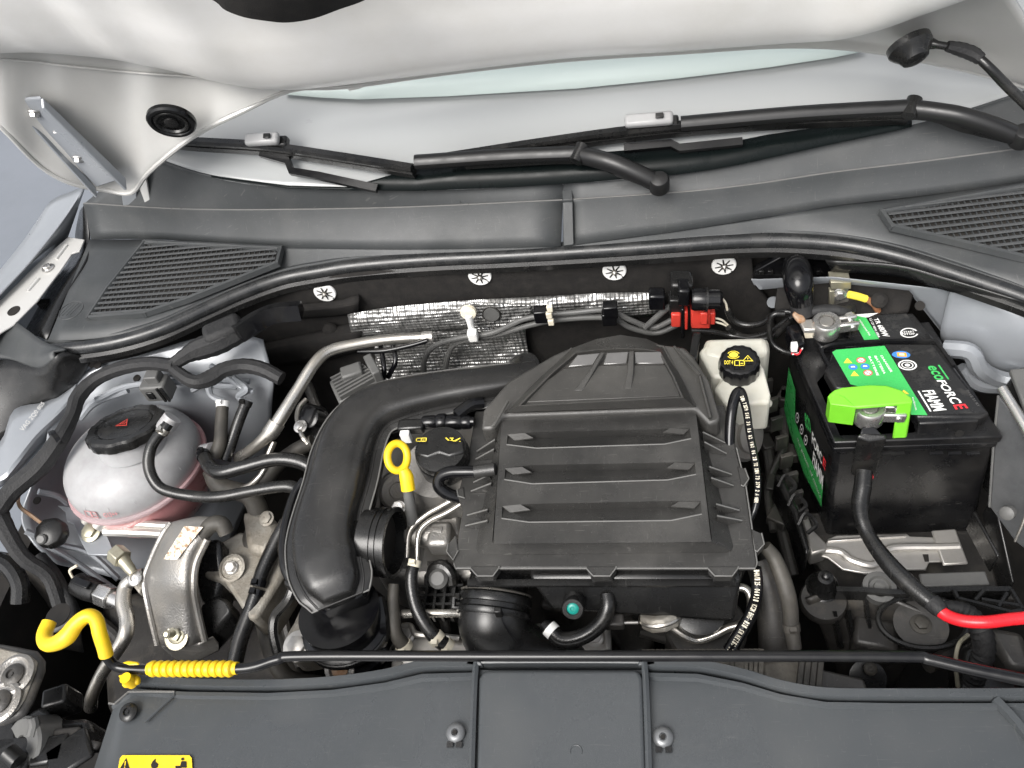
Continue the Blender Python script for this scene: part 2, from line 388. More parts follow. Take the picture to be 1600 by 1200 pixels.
def ringp(cx, cy, r, w, n=20, a0=0, a1=360):
    out = []
    for i in range(n):
        a, b = math.radians(a0+(a1-a0)*i/n), math.radians(a0+(a1-a0)*(i+1)/n)
        out.append([(cx+r*math.cos(a), cy+r*math.sin(a)), (cx+r*math.cos(b), cy+r*math.sin(b)), (cx+(r-w)*math.cos(b), cy+(r-w)*math.sin(b)), (cx+(r-w)*math.cos(a), cy+(r-w)*math.sin(a))])
    return out
def g_bolt(loc, axis=(0, 0, 1), r=.006, h=.005, fl=1.6):
    z = Vector(axis).normalized(); loc = Vector(loc)
    return [g_lathe([(r*fl, 0), (r*fl, h*.2), (r*1.1, h*.35)], loc, z, 20), g_lathe([(r, h*.2), (r, h*.9), (r*.85, h)], loc, z, 6)]
def g_torx(loc, axis, r):
    return [g_lathe([(r, 0), (r, r*.12), (r*.8, r*.3), (r*.5, r*.38), (r*.42, r*.38), (r*.36, r*.2)], loc, axis, 24), g_lathe([(r*.2, r*.15), (r*.18, r*.3)], loc, axis, 6)]
def g_clamp(p, t, r, w=.008):
    return [g_lathe([(r*1.02, -w/2), (r*1.12, -w/2), (r*1.12, w/2), (r*1.02, w/2)], p, t, 20), g_box(Vector(p)+frame(t)[1]*r*1.2, (w*.9, r*.6, w*.9))]
def hose(name, pts, rp, m, label, cat='hose', group=None, clamps=(), seg=12, n=6, rings=0, cm='steel'):
    t = thing(name, label, cat, min(pts, key=lambda v: v.z), group)
    ob('tube', g_tube(pts, rp=rp, seg=seg, n=n, rings=rings), m, t)
    for i in clamps:
        a = Vector(pts[i]); d = (Vector(pts[min(i+1, len(pts)-1)])-Vector(pts[max(i-1, 0)])).normalized()
        r_ = (rp[i] if isinstance(rp, (list, tuple)) else rp)*mpp(a); ob('hose_clamp', g_clamp(a, d, r_), cm, t)
    return t
# ================================================================== SETTING
ob('ground', ([(-40, -40, 0), (40, -40, 0), (40, 40, 0), (-40, 40, 0)], [(0, 1, 2, 3)]), 'ground', kind='structure')
# dark bottom and sides of the engine bay
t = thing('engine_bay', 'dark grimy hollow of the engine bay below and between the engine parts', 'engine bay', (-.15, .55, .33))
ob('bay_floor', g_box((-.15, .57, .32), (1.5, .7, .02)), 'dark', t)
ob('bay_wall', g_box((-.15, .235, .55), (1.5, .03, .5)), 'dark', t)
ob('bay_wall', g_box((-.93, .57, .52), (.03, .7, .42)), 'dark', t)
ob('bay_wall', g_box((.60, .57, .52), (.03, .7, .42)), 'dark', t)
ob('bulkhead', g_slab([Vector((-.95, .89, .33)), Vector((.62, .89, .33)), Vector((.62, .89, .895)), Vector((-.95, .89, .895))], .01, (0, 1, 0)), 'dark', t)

# ================================================================== HOOD
t = thing('hood', 'open white hood seen from below across the top of the picture', 'hood', (-.15, 1.0, 1.0))
edge = P('O', (-60, 150, 1.24), (0, 197, 1.2), (60, 257, 1.13), (110, 285, 1.09), (165, 296, 1.06), (205, 300, 1.05), (232, 268, 1.08), (300, 213, 1.12), (380, 172, 1.14), (456, 139, 1.145),
         (540, 134, 1.14), (700, 112, 1.135), (880, 92, 1.13), (1060, 80, 1.125), (1228, 70, 1.115), (1357, 77, 1.10), (1480, 101, 1.08), (1540, 115, 1.06), (1600, 133, 1.04), (1680, 165, 1.01))
crease = P('O', (-60, 80, 1.30), (0, 78, 1.29), (60, 76, 1.275), (101, 78, 1.265), (150, 82, 1.25), (195, 87, 1.235), (236, 95, 1.225), (300, 108, 1.20), (371, 125, 1.18), (445, 134, 1.155),
           (540, 127, 1.15), (700, 107, 1.145), (880, 86, 1.14), (1060, 74, 1.135), (1228, 62, 1.13), (1300, 57, 1.14), (1357, 44, 1.16), (1420, 22, 1.18), (1482, 0, 1.20), (1560, -30, 1.23))
m1 = [e.lerp(c, .12)+Vector((0, -.002, -.004)) for e, c in zip(edge, crease)]
def mid(f, k, o): return [e.lerp(c, f)+Vector((0, o*.7, o*.7)) for e, c in zip(edge, crease)]
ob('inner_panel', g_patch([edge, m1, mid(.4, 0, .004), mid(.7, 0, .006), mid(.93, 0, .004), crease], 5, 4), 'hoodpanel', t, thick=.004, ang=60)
# rolled beam above the crease
def offs(l, dy, dz): return [p+Vector((0, dy, dz)) for p in l]
hy = -.50
top = [Vector((p.x*.98, p.y*0.30+.26, 2.02)) for p in crease]
b0 = offs(crease, .004, -.001); b1 = offs(crease, -.010, .002); b2 = offs(crease, -.032, .014); b3 = offs(crease, -.052, .040); b4 = offs(crease, -.072, .085); b5 = offs(crease, -.10, .16); b6 = offs(crease, -.2, .36)
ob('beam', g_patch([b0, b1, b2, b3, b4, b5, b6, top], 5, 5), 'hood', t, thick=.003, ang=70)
# thin seam sealer line just under the beam
ob('sealer_bead', g_tube(offs(mid(.9, 0, 0), -.001, -.001)[1:10], r=.0016, seg=6, n=4), 'hoodpanel', t)
ob('edge_flange', g_tube([p+Vector((0, 0, -.001)) for p in edge], r=.0035, seg=8, n=4), 'hoodpanel', t)
ob('seam_gap', g_tube(offs(crease, -.0015, -.002)[:18], r=.0011, seg=6, n=5), 'grey', t)
ob('edge_notch', g_slab(P('O', (540, 135, 1.111), (575, 131, 1.112), (560, 137, 1.107), (545, 140, 1.107)), .002), 'hoodpanel', t)
ob('edge_notch', g_slab(P('O', (1184, 70, 1.116), (1222, 68, 1.116), (1212, 73, 1.112), (1190, 74, 1.112)), .002), 'hoodpanel', t)
# black insulation peeping in at the top
ip = P('O', (318, -8, 1.335), (338, 2, 1.33), (352, 14, 1.325), (382, 25, 1.32), (420, 31, 1.315), (450, 33, 1.31), (490, 27, 1.31), (530, 13, 1.31), (560, 3, 1.31), (585, -8, 1.31))
tp = P('O', (300, -70, 1.40), (338, -70, 1.40), (352, -70, 1.40), (382, -70, 1.40), (420, -70, 1.40), (450, -70, 1.4), (490, -70, 1.4), (530, -70, 1.4), (560, -70, 1.4), (610, -70, 1.40))
ip2 = [a.lerp(b, .06)+(CP-a).normalized()*.012 for a, b in zip(ip, tp)]; tp2 = [b+(CP-b).normalized()*.014 for b in tp]
ob('insulation_pad', g_patch([[a+(CP-a).normalized()*-.02 for a in ip], [a+(CP-a).normalized()*.004 for a in ip], ip2, tp2], 4, 3), 'felt', t)
# black round plug in the panel
c = U(266, 181, 1.165)-Vector((0, .004, .006)); ax = (CP-c).normalized()*.72+Vector((-.30, -.25, -.62)); ax.normalize()
k = 37*mpp(c)
t2 = thing('hood_plug', 'black round stepped rubber plug in the white hood panel at upper left', 'plug', c)
ob('rim', g_lathe([(k*1.0, -.004), (k*1.0, .001), (k*.93, .0035), (k*.8, .0035), (k*.74, .001)], c, ax, 36), 'gloss', t2)
ob('cup', g_lathe([(k*.72, 0), (k*.68, .0036), (k*.60, .0036), (k*.55, .001), (k*.3, .001), (k*.28, .003), (k*.2, .0035)], c, ax, 36), 'rubber', t2)
# hinge plate with two nuts
t2 = t
dn = Vector((-.1, -.62, -.78)).normalized()
def hr(x, y): f = (y-145)/140; return U(x, y, 1.228-.150*f)+dn*.006
a0, a1, a2, a3 = hr(24, 150), hr(62, 146), hr(192, 272), hr(150, 286)
ob('hinge_rail', g_slab([a0, a1, a2, a3], .004, -dn), 'paint', t2, bev=.0015)
ob('flange', g_slab([a1, a2, a2+dn*.016, a1+dn*.012], .004, (1, .2, 0)), 'paint', t2, bev=.001)
ob('flange', g_slab([a0, a3, a3+dn*.014, a0+dn*.010], .004, (-1, .2, 0)), 'paint', t2, bev=.001)
for q in ((53, 163), (122, 235)):
    ob('nut', g_bolt(hr(*q)+dn*.002, dn, .0062, .008, 1.45), 'bright', t2)
ob('slot_stud', g_bolt(hr(88, 196)+dn*.001, dn, .0045, .003, 1.3), 'bright', t2)
# hinge arms
ob('hinge_arm', g_slab(P('O', (163, 262, 1.05), (176, 262, 1.05), (176, 290, 1.01), (190, 318, .985), (178, 318, .985), (166, 292, 1.01)), .006, (0, 1, 0)), 'paint', t2, bev=.001)
ob('hinge_arm', g_slab(P('O', (186, 275, 1.04), (196, 262, 1.05), (212, 280, 1.03), (214, 318, .985), (192, 322, .985)), .005, (0, 1, 0)), 'paint', t2, bev=.001)
ob('hinge_arm', g_slab(P('O', (219, 268, 1.04), (226, 268, 1.04), (236, 320, .985), (226, 321, .985), (215, 300, 1.0)), .005, (0, 1, 0)), 'hoodpanel', t2, bev=.001)
ob('hinge_pin', g_bolt(U(172, 268, 1.052), (.1, -1, .4), .006, .006), 'bright', t2)
# round black grommet and taped cable at the right
c = U(1420, 62, 1.15)-Vector((0, .006, .004)); kk = mpp(c)
t2 = thing('washer_hose', 'black taped washer hose leaving a rubber grommet at the right end of the hood', 'hose', c)
ax = Vector((.25, -.75, -.45)).normalized()
ob('grommet', g_lathe([(34*kk, -.004), (34*kk, .003), (29*kk, .008), (24*kk, .012), (20*kk, .018), (14*kk, .02)], c, ax, 28), 'rubber', t2)
hp_ = [c+ax*.010]+P('O', (1440, 68, 1.13), (1465, 70, 1.13), (1495, 76, 1.125), (1520, 84, 1.12), (1545, 105, 1.11), (1572, 133, 1.09), (1600, 160, 1.07), (1640, 200, 1.04))
ob('tube', g_tube(hp_, rp=[18, 14, 6, 6, 7, 7.5, 8, 8, 8], seg=12), 'rubber', t2)
ob('tape_wrap', g_tube(P('O', (1480, 72, 1.13), (1500, 77, 1.125), (1520, 84, 1.12), (1533, 93, 1.116)), rp=[8, 10.5, 11, 9], seg=9, n=4, rings=1, ringa=.06), 'tape', t2)

# ================================================================== WINDSCREEN
gp = Vector((-.15, .925, 1.0)); gn = Vector((0, -.5, .87)).normalized()
bot = [(150, 200), (240, 248), (330, 277), (450, 294), (650, 298), (880, 287), (1060, 272), (1160, 256), (1300, 225), (1450, 193), (1585, 149), (1700, 110)]
gb = [UP(x, y, gp, gn) for x, y in bot]
def gup(l, d): return [p+Vector((0, .87, .5))*d for p in l]
t = thing('windscreen', 'dusty windscreen, coloured pale for its reflections, behind the wipers under the raised hood', 'windscreen', gb[4])
gt = [Vector((-.15+(p.x+.15)*.9, 1.95, 1.6)) for p in gb]
gm = [a.lerp(b, .12)+Vector((0, 0, .002)) for a, b in zip(gb, gt)]
ob('pane', g_patch([gb, [a.lerp(b, .04) for a, b in zip(gb, gt)], gm, [a.lerp(b, .5)+Vector((0, 0, .008)) for a, b in zip(gb, gt)], gt], 4, 4), 'glass', t, thick=.005)
fr1 = [(330, 274), (450, 290), (545, 292), (650, 262), (800, 245), (910, 240), (1062, 228), (1105, 224), (1160, 218), (1200, 210), (1300, 196), (1400, 186), (1425, 187)]
fr0 = [(330, 277), (450, 294), (545, 297), (650, 298), (800, 292), (910, 285), (1062, 272), (1105, 266), (1160, 256), (1200, 247), (1300, 225), (1400, 204), (1425, 198)]
gl = gn*.004
def lift_gp(q): return UP(q[0], q[1], gp+gn*.012, gn)
ob('black_edge_band', g_quadstrip([lift_gp(q) for q in fr0], [lift_gp(q) for q in fr1]), 'frit', t, thick=.001)
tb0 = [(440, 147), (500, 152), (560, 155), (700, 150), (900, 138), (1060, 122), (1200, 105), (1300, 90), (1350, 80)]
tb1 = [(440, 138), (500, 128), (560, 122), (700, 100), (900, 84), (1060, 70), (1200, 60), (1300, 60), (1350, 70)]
# sky reflection high on the glass, painted as a pale green band
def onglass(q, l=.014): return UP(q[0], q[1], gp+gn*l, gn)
ob('reflection_band', g_quadstrip([onglass(q) for q in tb0], [onglass(q) for q in tb1]), 'sky_reflection', t, thick=.001)

# ================================================================== COWL
t = thing('cowl_cover', 'dark grey plastic cowl cover running across below the windscreen', 'cowl cover', U(880, 340, .96))
ridge = P('O', (132, 318, .985), (240, 325, .982), (330, 328, .98), (440, 328, .98), (640, 324, .98), (879, 313, .98), z=None)
ridge2 = P('O', (880, 313, .98), (1060, 301, .98), (1180, 288, .98), (1300, 270, .98), (1450, 252, .982), (1600, 232, .985), (1700, 218, .985))
gbl = [UP(x, y, gp, gn)+Vector((0, 0, .002)) for x, y in [(225, 240), (260, 256), (330, 277), (450, 294), (650, 298), (879, 287)]]
gbr = [UP(x, y, gp, gn)+Vector((0, 0, .002)) for x, y in [(880, 287), (1060, 272), (1160, 256), (1300, 225), (1450, 193), (1600, 146), (1700, 110)]]
def midl(a, b, f, dz): return [p.lerp(q, f)+Vector((0, 0, dz)) for p, q in zip(a, b)]
gbr2 = midl(gbr, gbr, 0, 0)
ob('upper_panel', g_patch([gbl, midl(gbl, ridge, .06, -.004), midl(gbl, ridge, .6, -.001), midl(gbl, ridge, .96, .0), ridge], 5, 3), 'cowl', t, thick=.003, ang=50)
ob('upper_panel', g_patch([gbr, midl(gbr, ridge2, .06, -.004), midl(gbr, ridge2, .6, -.001), midl(gbr, ridge2, .96, .0), ridge2], 5, 3), 'cowl', t, thick=.003, ang=50)
cl = P('O', (142, 374, 0.9420), (240, 374, 0.9370), (330, 380, 0.9370), (450, 387, 0.9370), (640, 390, 0.9370), (876, 385, 0.9350))
cr_ = P('O', (880, 385, 0.9350), (1060, 361, 0.9390), (1180, 342, 0.9420), (1300, 322, 0.9450), (1450, 305, 0.9470), (1600, 284, 0.9490), (1700, 268, 0.9490))
for a, b in ((ridge, cl), (ridge2, cr_)):
    lipv = Vector((0, -.0035, .002))
    ob('front_panel', g_patch([a, [p+lipv for p in a], [p.lerp(q, .10)+Vector((0, -.003, 0)) for p, q in zip(a, b)], [p.lerp(q, .5) for p, q in zip(a, b)], b], 5, 2), 'cowl', t, thick=.003, ang=25)
for r_ in (ridge, ridge2): ob('ridge_highlight', g_tube([p+Vector((0, -.001, .001)) for p in r_], r=.0015, seg=6, n=5), 'edge', t)  # bright line along the ridge, painted as a pale bead
# joint strip at the middle and two faint round marks
ob('joint_strip', g_slab([U(878, 286, .992)+Vector((0, 0, .004)), U(893, 285, .992)+Vector((0, 0, .004)), U(895, 312, .984), U(879, 313, .984)], .004), 'cowl', t, bev=.001)
ob('joint_strip', g_slab([U(879, 313, .983)+Vector((0, -.005, 0)), U(895, 312, .983)+Vector((0, -.005, 0)), U(897, 382, .937)+Vector((0, -.003, .002)), U(881, 384, .937)+Vector((0, -.003, .002))], .004, (0, 1, 0)), 'cowl', t, bev=.001)
for q in ((740, 318, .984), (283, 318, .986)):
    c = U(*q); ob('ring_mark', g_tube([c+Vector((math.cos(a)*.019, math.sin(a)*.012+.004, .001)) for a in [math.radians(d) for d in range(0, 181, 20)]], r=.0007, seg=5, n=2), 'cowl', t)
# shelf: left and right with grilles, between crease and seal
s_out = [(75, 532, 0.9270), (130, 530, 0.9270), (190, 522, 0.9250), (253, 505, 0.9230), (317, 474, 0.9220), (380, 444, .9210), (443, 424, .9215), (500, 411, .926), (560, 402, .930), (672, 396, .932), (798, 392, .932), (876, 390, .931)]
s_in = [(140, 374, 0.9420), (165, 374, 0.9420), (195, 374, 0.9390), (240, 374, 0.9370), (300, 378, 0.9370), (350, 382, 0.9370), (400, 385, 0.9370), (450, 387, 0.9370), (520, 388, 0.9370), (640, 388, 0.9370), (760, 387, 0.9350), (876, 383, 0.9340)]
A, B = P('O', *s_out), P('O', *s_in)
ob('shelf', g_patch([B, midl(B, A, .5, 0), A], 3, 4), 'cowl', t, thick=.003, ang=50)
s_out2 = [(880, 390, .931), (950, 384, .931), (1077, 371, .932), (1150, 367, .931), (1230, 366, .926), (1320, 372, .9225), (1400, 388, 0.9220), (1480, 412, 0.9230), (1540, 432, 0.9240), (1600, 452, 0.9250), (1700, 490, 0.9270)]
s_in2 = [(880, 383, 0.9340), (950, 376, 0.9350), (1060, 360, 0.9370), (1130, 350, 0.9390), (1180, 342, 0.9400), (1240, 332, 0.9420), (1300, 322, 0.9430), (1400, 310, 0.9450), (1480, 300, 0.9470), (1600, 284, 0.9490), (1700, 268, 0.9490)]
A2, B2 = P('O', *s_out2), P('O', *s_in2)
ob('shelf', g_patch([B2, midl(B2, A2, .5, 0), A2], 3, 4), 'cowl', t, thick=.003, ang=50)
# outer left skirt of the shelf and the emblem
ob('side_skirt', g_patch([P('O', (38, 518, .87), (76, 452, .875), (112, 400, .88), (118, 360, .90), (124, 330, .93)), P('O', (72, 530, .927), (98, 468, .933), (134, 406, .941), (138, 374, .943), (133, 318, .985))], 4, 2), 'black', t, thick=.003)
c = U(112, 486, .9425)
ob('moulded_mark', [g_tube([c+Vector((math.cos(a)*.018, math.sin(a)*.018, .0015)) for a in [i*math.pi/8 for i in range(17)]], r=.0008, seg=5, n=1)]+[g_tube([c+Vector((-.016+i*.006, -.010, .0012)), c+Vector((-.006+i*.006, .014, .0012))], r=.0006, seg=4, n=1) for i in range(4)], 'cowl', t)

def grille(corners, n_slat, n_bar, label, flip=False):
    """corners: outline clockwise (px,py,z); slats run across"""
    q = P('O', *corners)
    g = thing('air_grille', label, 'grille', q[0])
    up = Vector((0, 0, .004))
    cen = sum(q, Vector())/len(q)
    ob('recess', g_slab([p+Vector((0, 0, .0015)) for p in q], .001), 'dark', g)
    for i in range(len(q)):
        a, b = q[i], q[(i+1) % len(q)]; d = (b-a).normalized(); s = d.cross(Vector((0, 0, 1)))
        ob('frame_edge', g_sweep([a-d*.003+up*.4, b+d*.003+up*.4], [(-.004, -.003), (-.003, .005), (.001, .006), (.004, .001), (.004, -.003)], 1), 'cowl', g)
    # clip lines to the polygon in xy
    def clip(p, d):
        ts = []
        for i in range(len(q)):
            a, b = q[i], q[(i+1) % len(q)]; e = b-a; den = d.x*e.y-d.y*e.x
            if abs(den) < 1e-9: continue
            tt = ((a.x-p.x)*e.y-(a.y-p.y)*e.x)/den; uu = ((a.x-p.x)*d.y-(a.y-p.y)*d.x)/den
            if -1e-6 <= uu <= 1+1e-6: ts.append((tt, a.z+(b.z-a.z)*uu))
        ts.sort()
        return [p+d*ts[0][0], p+d*ts[-1][0], ts[0][1], ts[-1][1]] if len(ts) > 1 and ts[-1][0]-ts[0][0] > .012 else None
    ys = [p.y for p in q]; xs = [p.x for p in q]
    base = []
    for k in range(n_slat):
        y = min(ys)+(max(ys)-min(ys))*(k+.5)/n_slat
        r_ = clip(Vector((min(xs), y, 0)), Vector((1, 0, 0)))
        if not r_: continue
        a, b = r_[0], r_[1]; a.z, b.z = r_[2]+.0055, r_[3]+.0055; a.x += .003; b.x -= .003
        ob('slat', g_sweep([a, b], [(-.0022, -.001), (-.0020, .0012), (.0016, .0022), (.0020, .0004)], 1), 'slat', g)
    for k in range(n_bar):
        x = min(xs)+(max(xs)-min(xs))*(k+.5)/n_bar
        r_ = clip(Vector((x, min(ys), 0)), Vector((.12 if not flip else -.12, 1, 0)).normalized())
        if not r_: continue
        a, b = r_[0], r_[1]; a.z, b.z = r_[2]+.0025, r_[3]+.0025
        base.append(g_sweep([a, b], [(-.0009, -.002), (-.0007, .001), (.0007, .001), (.0009, -.002)], 1))
    ob('cross_bars', base, 'cowl', g, kind='stuff')
    return g
grille([(229, 381, 0.9415), (440, 391, 0.9385), (434, 414, 0.9350), (294, 470, 0.9285), (228, 492, 0.9275), (141, 499, 0.9290), (170, 455, 0.9330)], 15, 34, 'left of the two slatted air grilles in the grey cowl shelf')
grille([(1378, 334, 0.9425), (1640, 288, 0.9515), (1640, 415, 0.9325), (1485, 378, 0.9345), (1394, 357, 0.9385)], 13, 28, 'right of the two slatted air grilles in the grey cowl shelf', True)

# rubber seal along the front of the cowl
sl = P('O', (70, 548, 0.9170), (130, 543, 0.9170), (190, 533, 0.9170), (253, 514, 0.9170), (317, 485, 0.9170), (380, 457, 0.9170), (443, 435, 0.9170), (500, 424, .920), (560, 415, .922), (672, 406, .923), (798, 400, .923), (950, 391, .923), (1077, 382, .923), (1150, 377, .922), (1230, 376, .920), (1320, 383, 0.9170), (1400, 399, 0.9170), (1480, 424, 0.9170), (1540, 444, 0.9170), (1600, 465, 0.9170), (1700, 505, 0.9170))
t = thing('cowl_seal', 'long black rubber seal curving along the front edge of the cowl', 'seal', sl[0])
ob('bulb', g_sweep(sl, [(.010*math.cos(a)+0, .010*math.sin(a)) for a in [i*math.pi/6 for i in range(12)]], 6), 'seal', t)
ob('lip', g_sweep([p+Vector((0, -.009, -.011)) for p in sl], [(-.005, -.006), (-.005, .003), (0, .006), (.005, .003), (.005, -.006)], 6), 'black', t)
ob('channel', g_sweep([p+Vector((0, .012, .004)) for p in sl], [(-.003, -.01), (-.002, .004), (.003, .005), (.006, 0), (.006, -.01)], 6), 'cowl', t)

# ================================================================== WIPERS
def wz(q, l): return UP(q[0], q[1], gp+gn*l, gn)
def wiper(label, blade, clip, arm, elbow, pivot, shade):
    w = thing('wiper', label, 'wiper', wz(pivot, .03))
    b = [wz(q, .028) for q in blade]
    ob('blade', g_sweep([p+gn*.006 for p in b], [(-.007, -.003), (-.005, .003), (.003, .006), (.006, .002), (.006, -.004)], 5, up=gn), 'rubber', w)
    ob('blade_rubber', g_sweep([p-gn*.006 for p in b], [(-.007, -.008), (-.007, .006), (.007, .006), (.007, -.008)], 5, up=gn), 'black', w)
    c0, c1 = [wz(q, .046) for q in clip]; d = (c1-c0).normalized()
    ob('blade_clip', g_box((c0+c1)/2, ((c1-c0).length, .017, .012), axis=gn, xdir=d), 'lightgrey', w, bev=.004)
    ob('clip_button', g_box(c0.lerp(c1, .72)+gn*.009, (.010, .007, .003), axis=gn, xdir=d), 'black', w, bev=.001)
    ob('clip_foot', g_box((c0+c1)/2-gn*.013+d*.01, ((c1-c0).length*.9, .016, .014), axis=gn, xdir=d), 'black', w, bev=.003)
    a = [wz(q, .040) for q in arm]
    ob('arm', g_sweep(a, [(-.010, -.006), (-.0095, .0), (-.0075, .0035), (-.004, .0055), (0, .006), (.004, .0052), (.0075, .003), (.009, -.001), (.009, -.006)], 5, up=gn), 'wiper', w, bev=0)
    e, p = wz(elbow, .040), wz(pivot, .034); m = e.lerp(p, .45)+gn*.012
    ob('arm_head', g_sweep([e, e.lerp(p, .2)+gn*.007, m, e.lerp(p, .75)+gn*.008, p], [(-.0115, -.008), (-.011, 0), (-.008, .0045), (-.004, .007), (0, .0075), (.004, .007), (.008, .004), (.0105, -.001), (.0105, -.008)], 4, up=gn), 'wiper', w)
    ob('hinge_pin', g_lathe([(.009, -.012), (.009, .012)], e, (p-e).cross(gn), 16), 'black', w)
    ob('pivot_cap', g_lathe([(.013, -.010), (.013, .006), (.011, .010), (.005, .012)], p, (0, -.3, 1), 24), 'wiper', w)
    ob('spring', g_sweep([a[0].lerp(e, .3)-gn*.014, e-gn*.014, e.lerp(p, .5)-gn*.010, p-gn*.008], [(-.006, -.005), (-.006, .005), (.006, .005), (.006, -.005)], 4, up=gn), 'black', w)
wiper('left wiper, its arm bent down at the middle of the cowl', [(200, 210), (290, 222), (412, 230), (520, 245), (646, 265)], [(384, 219), (436, 216)],
      [(648, 252), (780, 243), (905, 238)], (905, 240), (1030, 286), 0)
wiper('right wiper, its arm running off the right edge of the picture', [(700, 248), (850, 225), (1000, 205), (1200, 188), (1420, 178)], [(976, 190), (1052, 184)],
      [(1064, 192), (1250, 176), (1425, 166)], (1425, 168), (1597, 213), 0)
def brk(label, pts):
    ob('wiper_link', g_sweep([wz(q, .018) for q in pts], [(-.005, -.004), (-.005, .004), (.005, .004), (.005, -.004)], 1, up=gn), 'gloss', label=label, cat='wiper link')
brk('thin black angled link below the left wiper clip', [(408, 240), (450, 252), (456, 268), (498, 275), (590, 295)])
brk('thin black angled link below the right wiper clip', [(975, 232), (1048, 225), (1062, 232), (1160, 222)])
# ================================================================== FENDER, LEFT OUTER EDGE
t = thing('left_fender', 'silver blue fender edge with bolted flange at the left border', 'fender', U(0, 480, .9))
f0 = P('O', (134, 293, .985), (100, 345, .965), (50, 408, .95), (0, 462, .94), (-70, 540, .93))
f1 = [p+Vector((-.02, 0, -.004)) for p in f0]; f2 = [p+Vector((-.09, 0, -.03)) for p in f0]; f3 = [p+Vector((-.15, 0, -.12)) for p in f0]; f4 = [p+Vector((-.17, 0, -.4)) for p in f0]
ob('outer_panel', g_patch([f0, f1, f2, f3, f4], 4, 4), 'paint', t, thick=.002)
g0 = P('O', (132, 297, .985), (98, 348, .96), (52, 406, .945), (0, 458, .935), (-70, 530, .925))
g1 = P('O', (106, 372, .915), (92, 392, .91), (40, 428, .905), (0, 470, .90), (-70, 540, .90))
ob('inner_return', g_patch([g0, g1], 4, 2), 'paint', t, thick=.002)
fl = P('O', (106, 370, .937), (132, 374, .937), (124, 392, .934), (112, 396, .934), (96, 420, .932), (76, 446, .93), (58, 470, .928), (28, 500, .926), (20, 508, .926), (0, 520, .926), (-40, 560, .926), (-60, 540, .926), (0, 470, .927), (60, 410, .932))
ob('flange', g_slab(fl, .003), 'hoodpanel', t, bev=.001)
ob('bolt', g_bolt(U(75, 419, .933), r=.006, h=.006), 'bright', t)
ob('raised_bead', g_tube(P('O', (88, 405, .934), (104, 384, .936)), r=.0035, seg=8, n=2), 'hoodpanel', t)
ob('raised_bead', g_tube(P('O', (44, 455, .929), (60, 436, .931)), r=.0035, seg=8, n=2), 'hoodpanel', t)
ob('oval_hole', g_lathe([(.010, 0), (.010, .001)], U(22, 486, .9265), (0, 0, 1), 18), 'dark', t)
# black corner trim below the fender edge
t = thing('corner_trim', 'black plastic corner trim at the left end of the rubber seal', 'trim', U(30, 600, .88))
ob('trim_top', g_patch([P('O', (-40, 470, .925), (20, 500, .925), (66, 532, .93), (104, 545, .93)), P('O', (-40, 500, .922), (15, 540, .915), (50, 560, .92), (84, 548, .935)), P('O', (-40, 560, .91), (10, 560, .91), (60, 576, .91), (84, 560, .93))], 4, 4), 'cowl', t, thick=.004)
ob('trim_side', g_patch([P('O', (-60, 566, .905), (10, 562, .91), (60, 576, .91), (84, 560, .93), (100, 552, .93)), P('O', (-60, 660, .86), (0, 630, .87), (75, 622, .87), (105, 615, .86), (140, 560, .90)), P('O', (-60, 700, .82), (0, 690, .83), (75, 628, .85), (105, 620, .84), (140, 570, .88))], 4, 4), 'black', t, thick=.004, ang=30)

# ================================================================== INNER FENDERS
t = thing('left_inner_fender', 'silver painted inner fender under and around the coolant tank', 'inner fender', U(150, 700, .75))
rows = [P('O', (100, 600, .87), (150, 572, .875), (215, 556, .875), (300, 530, .875), (365, 520, .875), (410, 530, .87)),
        P('O', (75, 640, .86), (130, 612, .855), (215, 590, .85), (300, 575, .85), (380, 570, .85), (425, 590, .84)),
        P('O', (72, 700, .84), (118, 660, .83), (215, 625, .82), (310, 620, .82), (385, 620, .81), (425, 625, .80)),
        P('O', (50, 760, .80), (110, 720, .76), (200, 700, .74), (300, 690, .73), (385, 690, .72), (420, 690, .70)),
        P('O', (35, 810, .78), (100, 780, .735), (170, 760, .71), (280, 780, .68), (350, 780, .66), (400, 760, .64)),
        P('O', (55, 850, .76), (100, 840, .73), (165, 835, .71), (240, 850, .68), (310, 850, .64), (370, 830, .6)),
        P('O', (90, 880, .73), (130, 890, .70), (185, 905, .68), (230, 915, .66), (300, 920, .6), (350, 900, .56))]
ob('panel', g_patch(rows, 5, 5), 'paint', t, thick=.003, ang=60)
rib = [P('O', (240, 592, .862), (300, 600, .85), (370, 604, .84)), P('O', (245, 582, .868), (310, 590, .856), (390, 596, .84)), P('O', (150, 625, .862), (190, 606, .865), (230, 598, .864)),
       P('O', (355, 590, .852), (375, 604, .846), (395, 612, .836)), P('O', (330, 572, .862), (352, 580, .860), (380, 566, .862)),
       P('O', (60, 768, .808), (90, 775, .785), (110, 790, .758)), P('O', (40, 830, .785), (90, 850, .755), (140, 865, .73), (185, 905, .70)),
       P('O', (70, 850, .765), (120, 880, .735), (170, 915, .70), (190, 930, .69))]
for r_ in rib: ob('raised_bead', g_tube(r_, r=.0045, seg=8, n=5), 'paint', t)
sealer = [P('O', (125, 655, .842), (150, 628, .852), (200, 610, .858)), P('O', (365, 590, .855), (385, 608, .845), (372, 620, .838), (392, 632, .825)), P('O', (300, 610, .845), (322, 600, .852), (330, 618, .838), (350, 628, .83))]
for r_ in sealer: ob('sealer_bead', g_tube(r_, r=[.004, .006, .005][:len(r_)] if len(r_) < 4 else [.004, .006, .004, .005], seg=7, n=6), 'paint', t)
for q in ((214, 591, .8665), (153, 571, .882), (58, 782, .805)):
    ob('hole', g_lathe([(.0055, -.001), (.0055, .0012)], U(*q), (0, -.2, 1), 14), 'dark', t)
